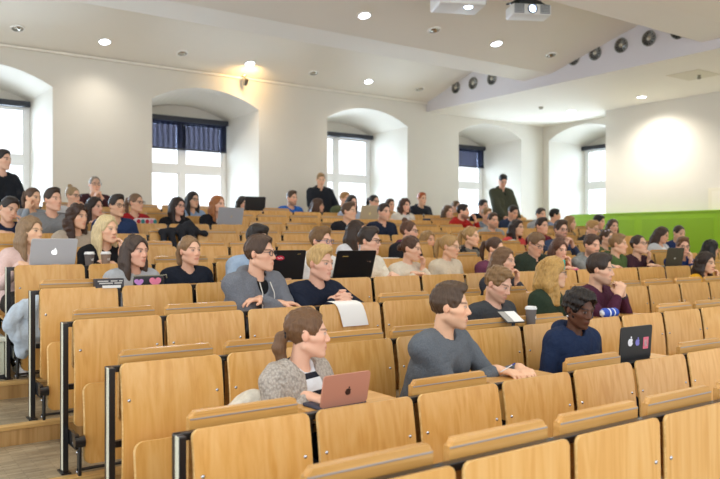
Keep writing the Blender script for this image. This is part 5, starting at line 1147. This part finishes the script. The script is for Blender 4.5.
for xx, rr in ((-.05, 1), (0, 1), (.05, 1)): soft('blue_band', [((xx - .008, 0, .035), (xx + .008, 0, .035), .0355, .0355)], mat('blue band', '2f53b8', .7), None, None, .007, .003, 4, 2, k=.0, parent=o)
b_ = box('case', -.035, .035, -.03, .03, 0, .085, mat('navy case', '2a3550', .5), None, .012, smooth=True, sharp=40); b_.name = 'spectacle_case'; b_.location = (4.42, row_y(3) + .14, row_top(3) - .022); tag(b_, 'small navy blue case left of the blue and white pouch', 'case')
e = empty('patterned_bag', (2.86, row_y(9) + .14, DZ(9))); tag(e, 'colourful red, white and teal patterned bag before dark red sweater', 'bag')
bm = bmesh.new(); bx(bm, -.13, .13, -.05, .05, 0, .085, .035, seg=4); obj_from_bm('bag_body', bm, mat('patterned cloth', 'd9c9c9', .8), e, True, sharp=60)
for j, (xx, c) in enumerate(((-.09, 'b8303c'), (-.04, '3f8a86'), (.01, 'b8303c'), (.06, 'd98aa0'), (.10, '3f8a86'))):
    bm = bmesh.new(); prism(bm, [(xx + .022 * math.cos(a), .045 + .026 * math.sin(a)) for a in np.linspace(0, 2 * PI, 13)[:-1]], -.0535, -.0495); obj_from_bm('motif', bm, mat('bag motif', c, .8), e)
b_ = box('pouch', -.075, .075, -.04, .04, 0, .055, mat('dark blue pouch', '252c48', .6), None, .015, smooth=True, sharp=40); b_.location = (7.80, row_y(10) + .14, DZ(10)); tag(b_, 'dark blue box-like pouch on the desk before red-haired man', 'pouch')
e = empty('drinking_bottle', (3.90, row_y(8) + .14, DZ(8))); tag(e, 'lime green bottle cap showing above the desk left of centre', 'bottle')
bm = bmesh.new(); lathe(bm, [(.001, 0), (.03, 0), (.033, .01), (.033, .045), (.02, .06), (.02, .065), (.001, .065)], 18); obj_from_bm('bottle_body', bm, mat('clear plastic', 'b9cfae', .2), e, True, sharp=40)
bm = bmesh.new(); lathe(bm, [(.001, .065), (.028, .065), (.03, .07), (.028, .09), (.001, .094)], 18); obj_from_bm('bottle_cap', bm, mat('lime plastic', '5fd12e', .4), e, True, sharp=40)
for x_, c, n_ in ((6.15, '2fc8b0', 'teal'), (6.33, 'e0508a', 'pink')):
    e = empty('highlighter', (x_, row_y(5) + .13, DZ(5))); tag(e, '%s highlighter pen on the desk before the mottled grey jacket man' % n_, 'pen')
    e.rotation_euler = (0, 0, .9 if n_ == 'teal' else .3)
    if n_ == 'teal':
        bm = bmesh.new(); bx(bm, -.012, .012, -.01, .01, 0, .085, .004); obj_from_bm('barrel', bm, mat('pen ' + n_, c, .4), e); box('cap', -.0125, .0125, -.0105, .0105, .085, .12, mat('pen cap ' + n_, c, .4), e, .003)
    else:
        bm = bmesh.new(); bx(bm, -.06, .03, -.012, .012, 0.0, .024, .004); obj_from_bm('barrel', bm, mat('pen ' + n_, c, .4), e); box('cap', .03, .07, -.0125, .0125, 0, .025, mat('pen cap ' + n_, c, .4), e, .003)
# pen in the hand of the man in the grey sweatshirt
e = empty('ballpoint_pen', (2.735, row_y(2) + .155, DZ(2) + .05)); tag(e, 'blue ballpoint pen held by the grey sweatshirt man', 'pen'); e.rotation_euler = (.9, .5, .5); e.scale = (.6, .6, .6)
bm = bmesh.new(); tube(bm, [(0, 0, -.05), (0, 0, -.044), (0, 0, .07)], [.0012, .0045, .0045], 8); obj_from_bm('barrel', bm, mat('white plastic', 'e8e8ee', .4), e, True, sharp=40)
bm = bmesh.new(); tube(bm, [(0, 0, .07), (0, 0, .095)], .0052, 8); obj_from_bm('cap', bm, mat('blue plastic', '2b3fae', .4), e, True, sharp=40)
# bin, bag in the aisle
e = empty('storage_box', (.80, 6.02, tread(6))); tag(e, 'pale grey-green box standing on the aisle step at the far left', 'box')
bx_m = mat('pale box', 'c6c8b6', .6)
bm = bmesh.new(); bx(bm, -.20, .16, -.20, .22, .03, .27, .012); obj_from_bm('box_body', bm, bx_m, e, True, sharp=40)
box('box_lid', -.21, .17, -.21, .23, .27, .305, mat('box lid', 'd6d8cc', .6), e, .01)
for sx in (-.17, .13):
    for sy in (-.17, .19): box('box_foot', sx - .03, sx + .03, sy - .03, sy + .03, 0, .03, mat('black rubber', '1b1b1d', .7), e)
o = soft('handbag', [((-.10, 0, .09), (.08, 0, .09), .085, .085), ((-.06, 0, .14), (.05, 0, .14), .06, .06)], mat('black leather', '1d1a1a', .35, bump=.3, scale=90), 'black round leather bag on the pale box, far left', 'bag', .012, .004, 6, 1, loc=(.80, 5.98, tread(6) + .305), cuts=[((0, 0, .003), (0, 0, -1))])
bm = bmesh.new(); tube(bm, [(-.08, -.02, .18), (-.06, -.03, .25), (0, -.03, .28), (.05, -.03, .25), (.07, -.02, .18)], .008, 8); obj_from_bm('bag_handle', bm, mat('gold handle', 'b58f50', .35, .4), o, True)
# ---------------------------------------------------------------- camera, sky, exposure
cam = bpy.data.cameras.new('camera'); co = bpy.data.objects.new('camera', cam); COL.objects.link(co); sc.camera = co
cam.sensor_width = 36; cam.lens = 37.0; cam.sensor_fit = 'HORIZONTAL'; co.location = (0, 0, EYE); co.rotation_euler = (PI / 2, 0, -math.radians(35))
cam.clip_start = .05; cam.dof.use_dof = True; cam.dof.focus_distance = 4.4; cam.dof.aperture_fstop = 2.6
w = bpy.data.worlds.new('overcast sky'); sc.world = w; w.use_nodes = True
bg = w.node_tree.nodes['Background']; bg.inputs['Color'].default_value = (.90, .95, 1.0, 1); bg.inputs['Strength'].default_value = 1.1
sc.view_settings.view_transform = 'Standard'; sc.view_settings.look = 'None'; sc.view_settings.exposure = .78; sc.view_settings.gamma = 1; sc.view_settings.use_curve_mapping = False
sc.cycles.use_denoising = True; sc.cycles.max_bounces = 8; sc.cycles.diffuse_bounces = 5; sc.cycles.sample_clamp_indirect = 6
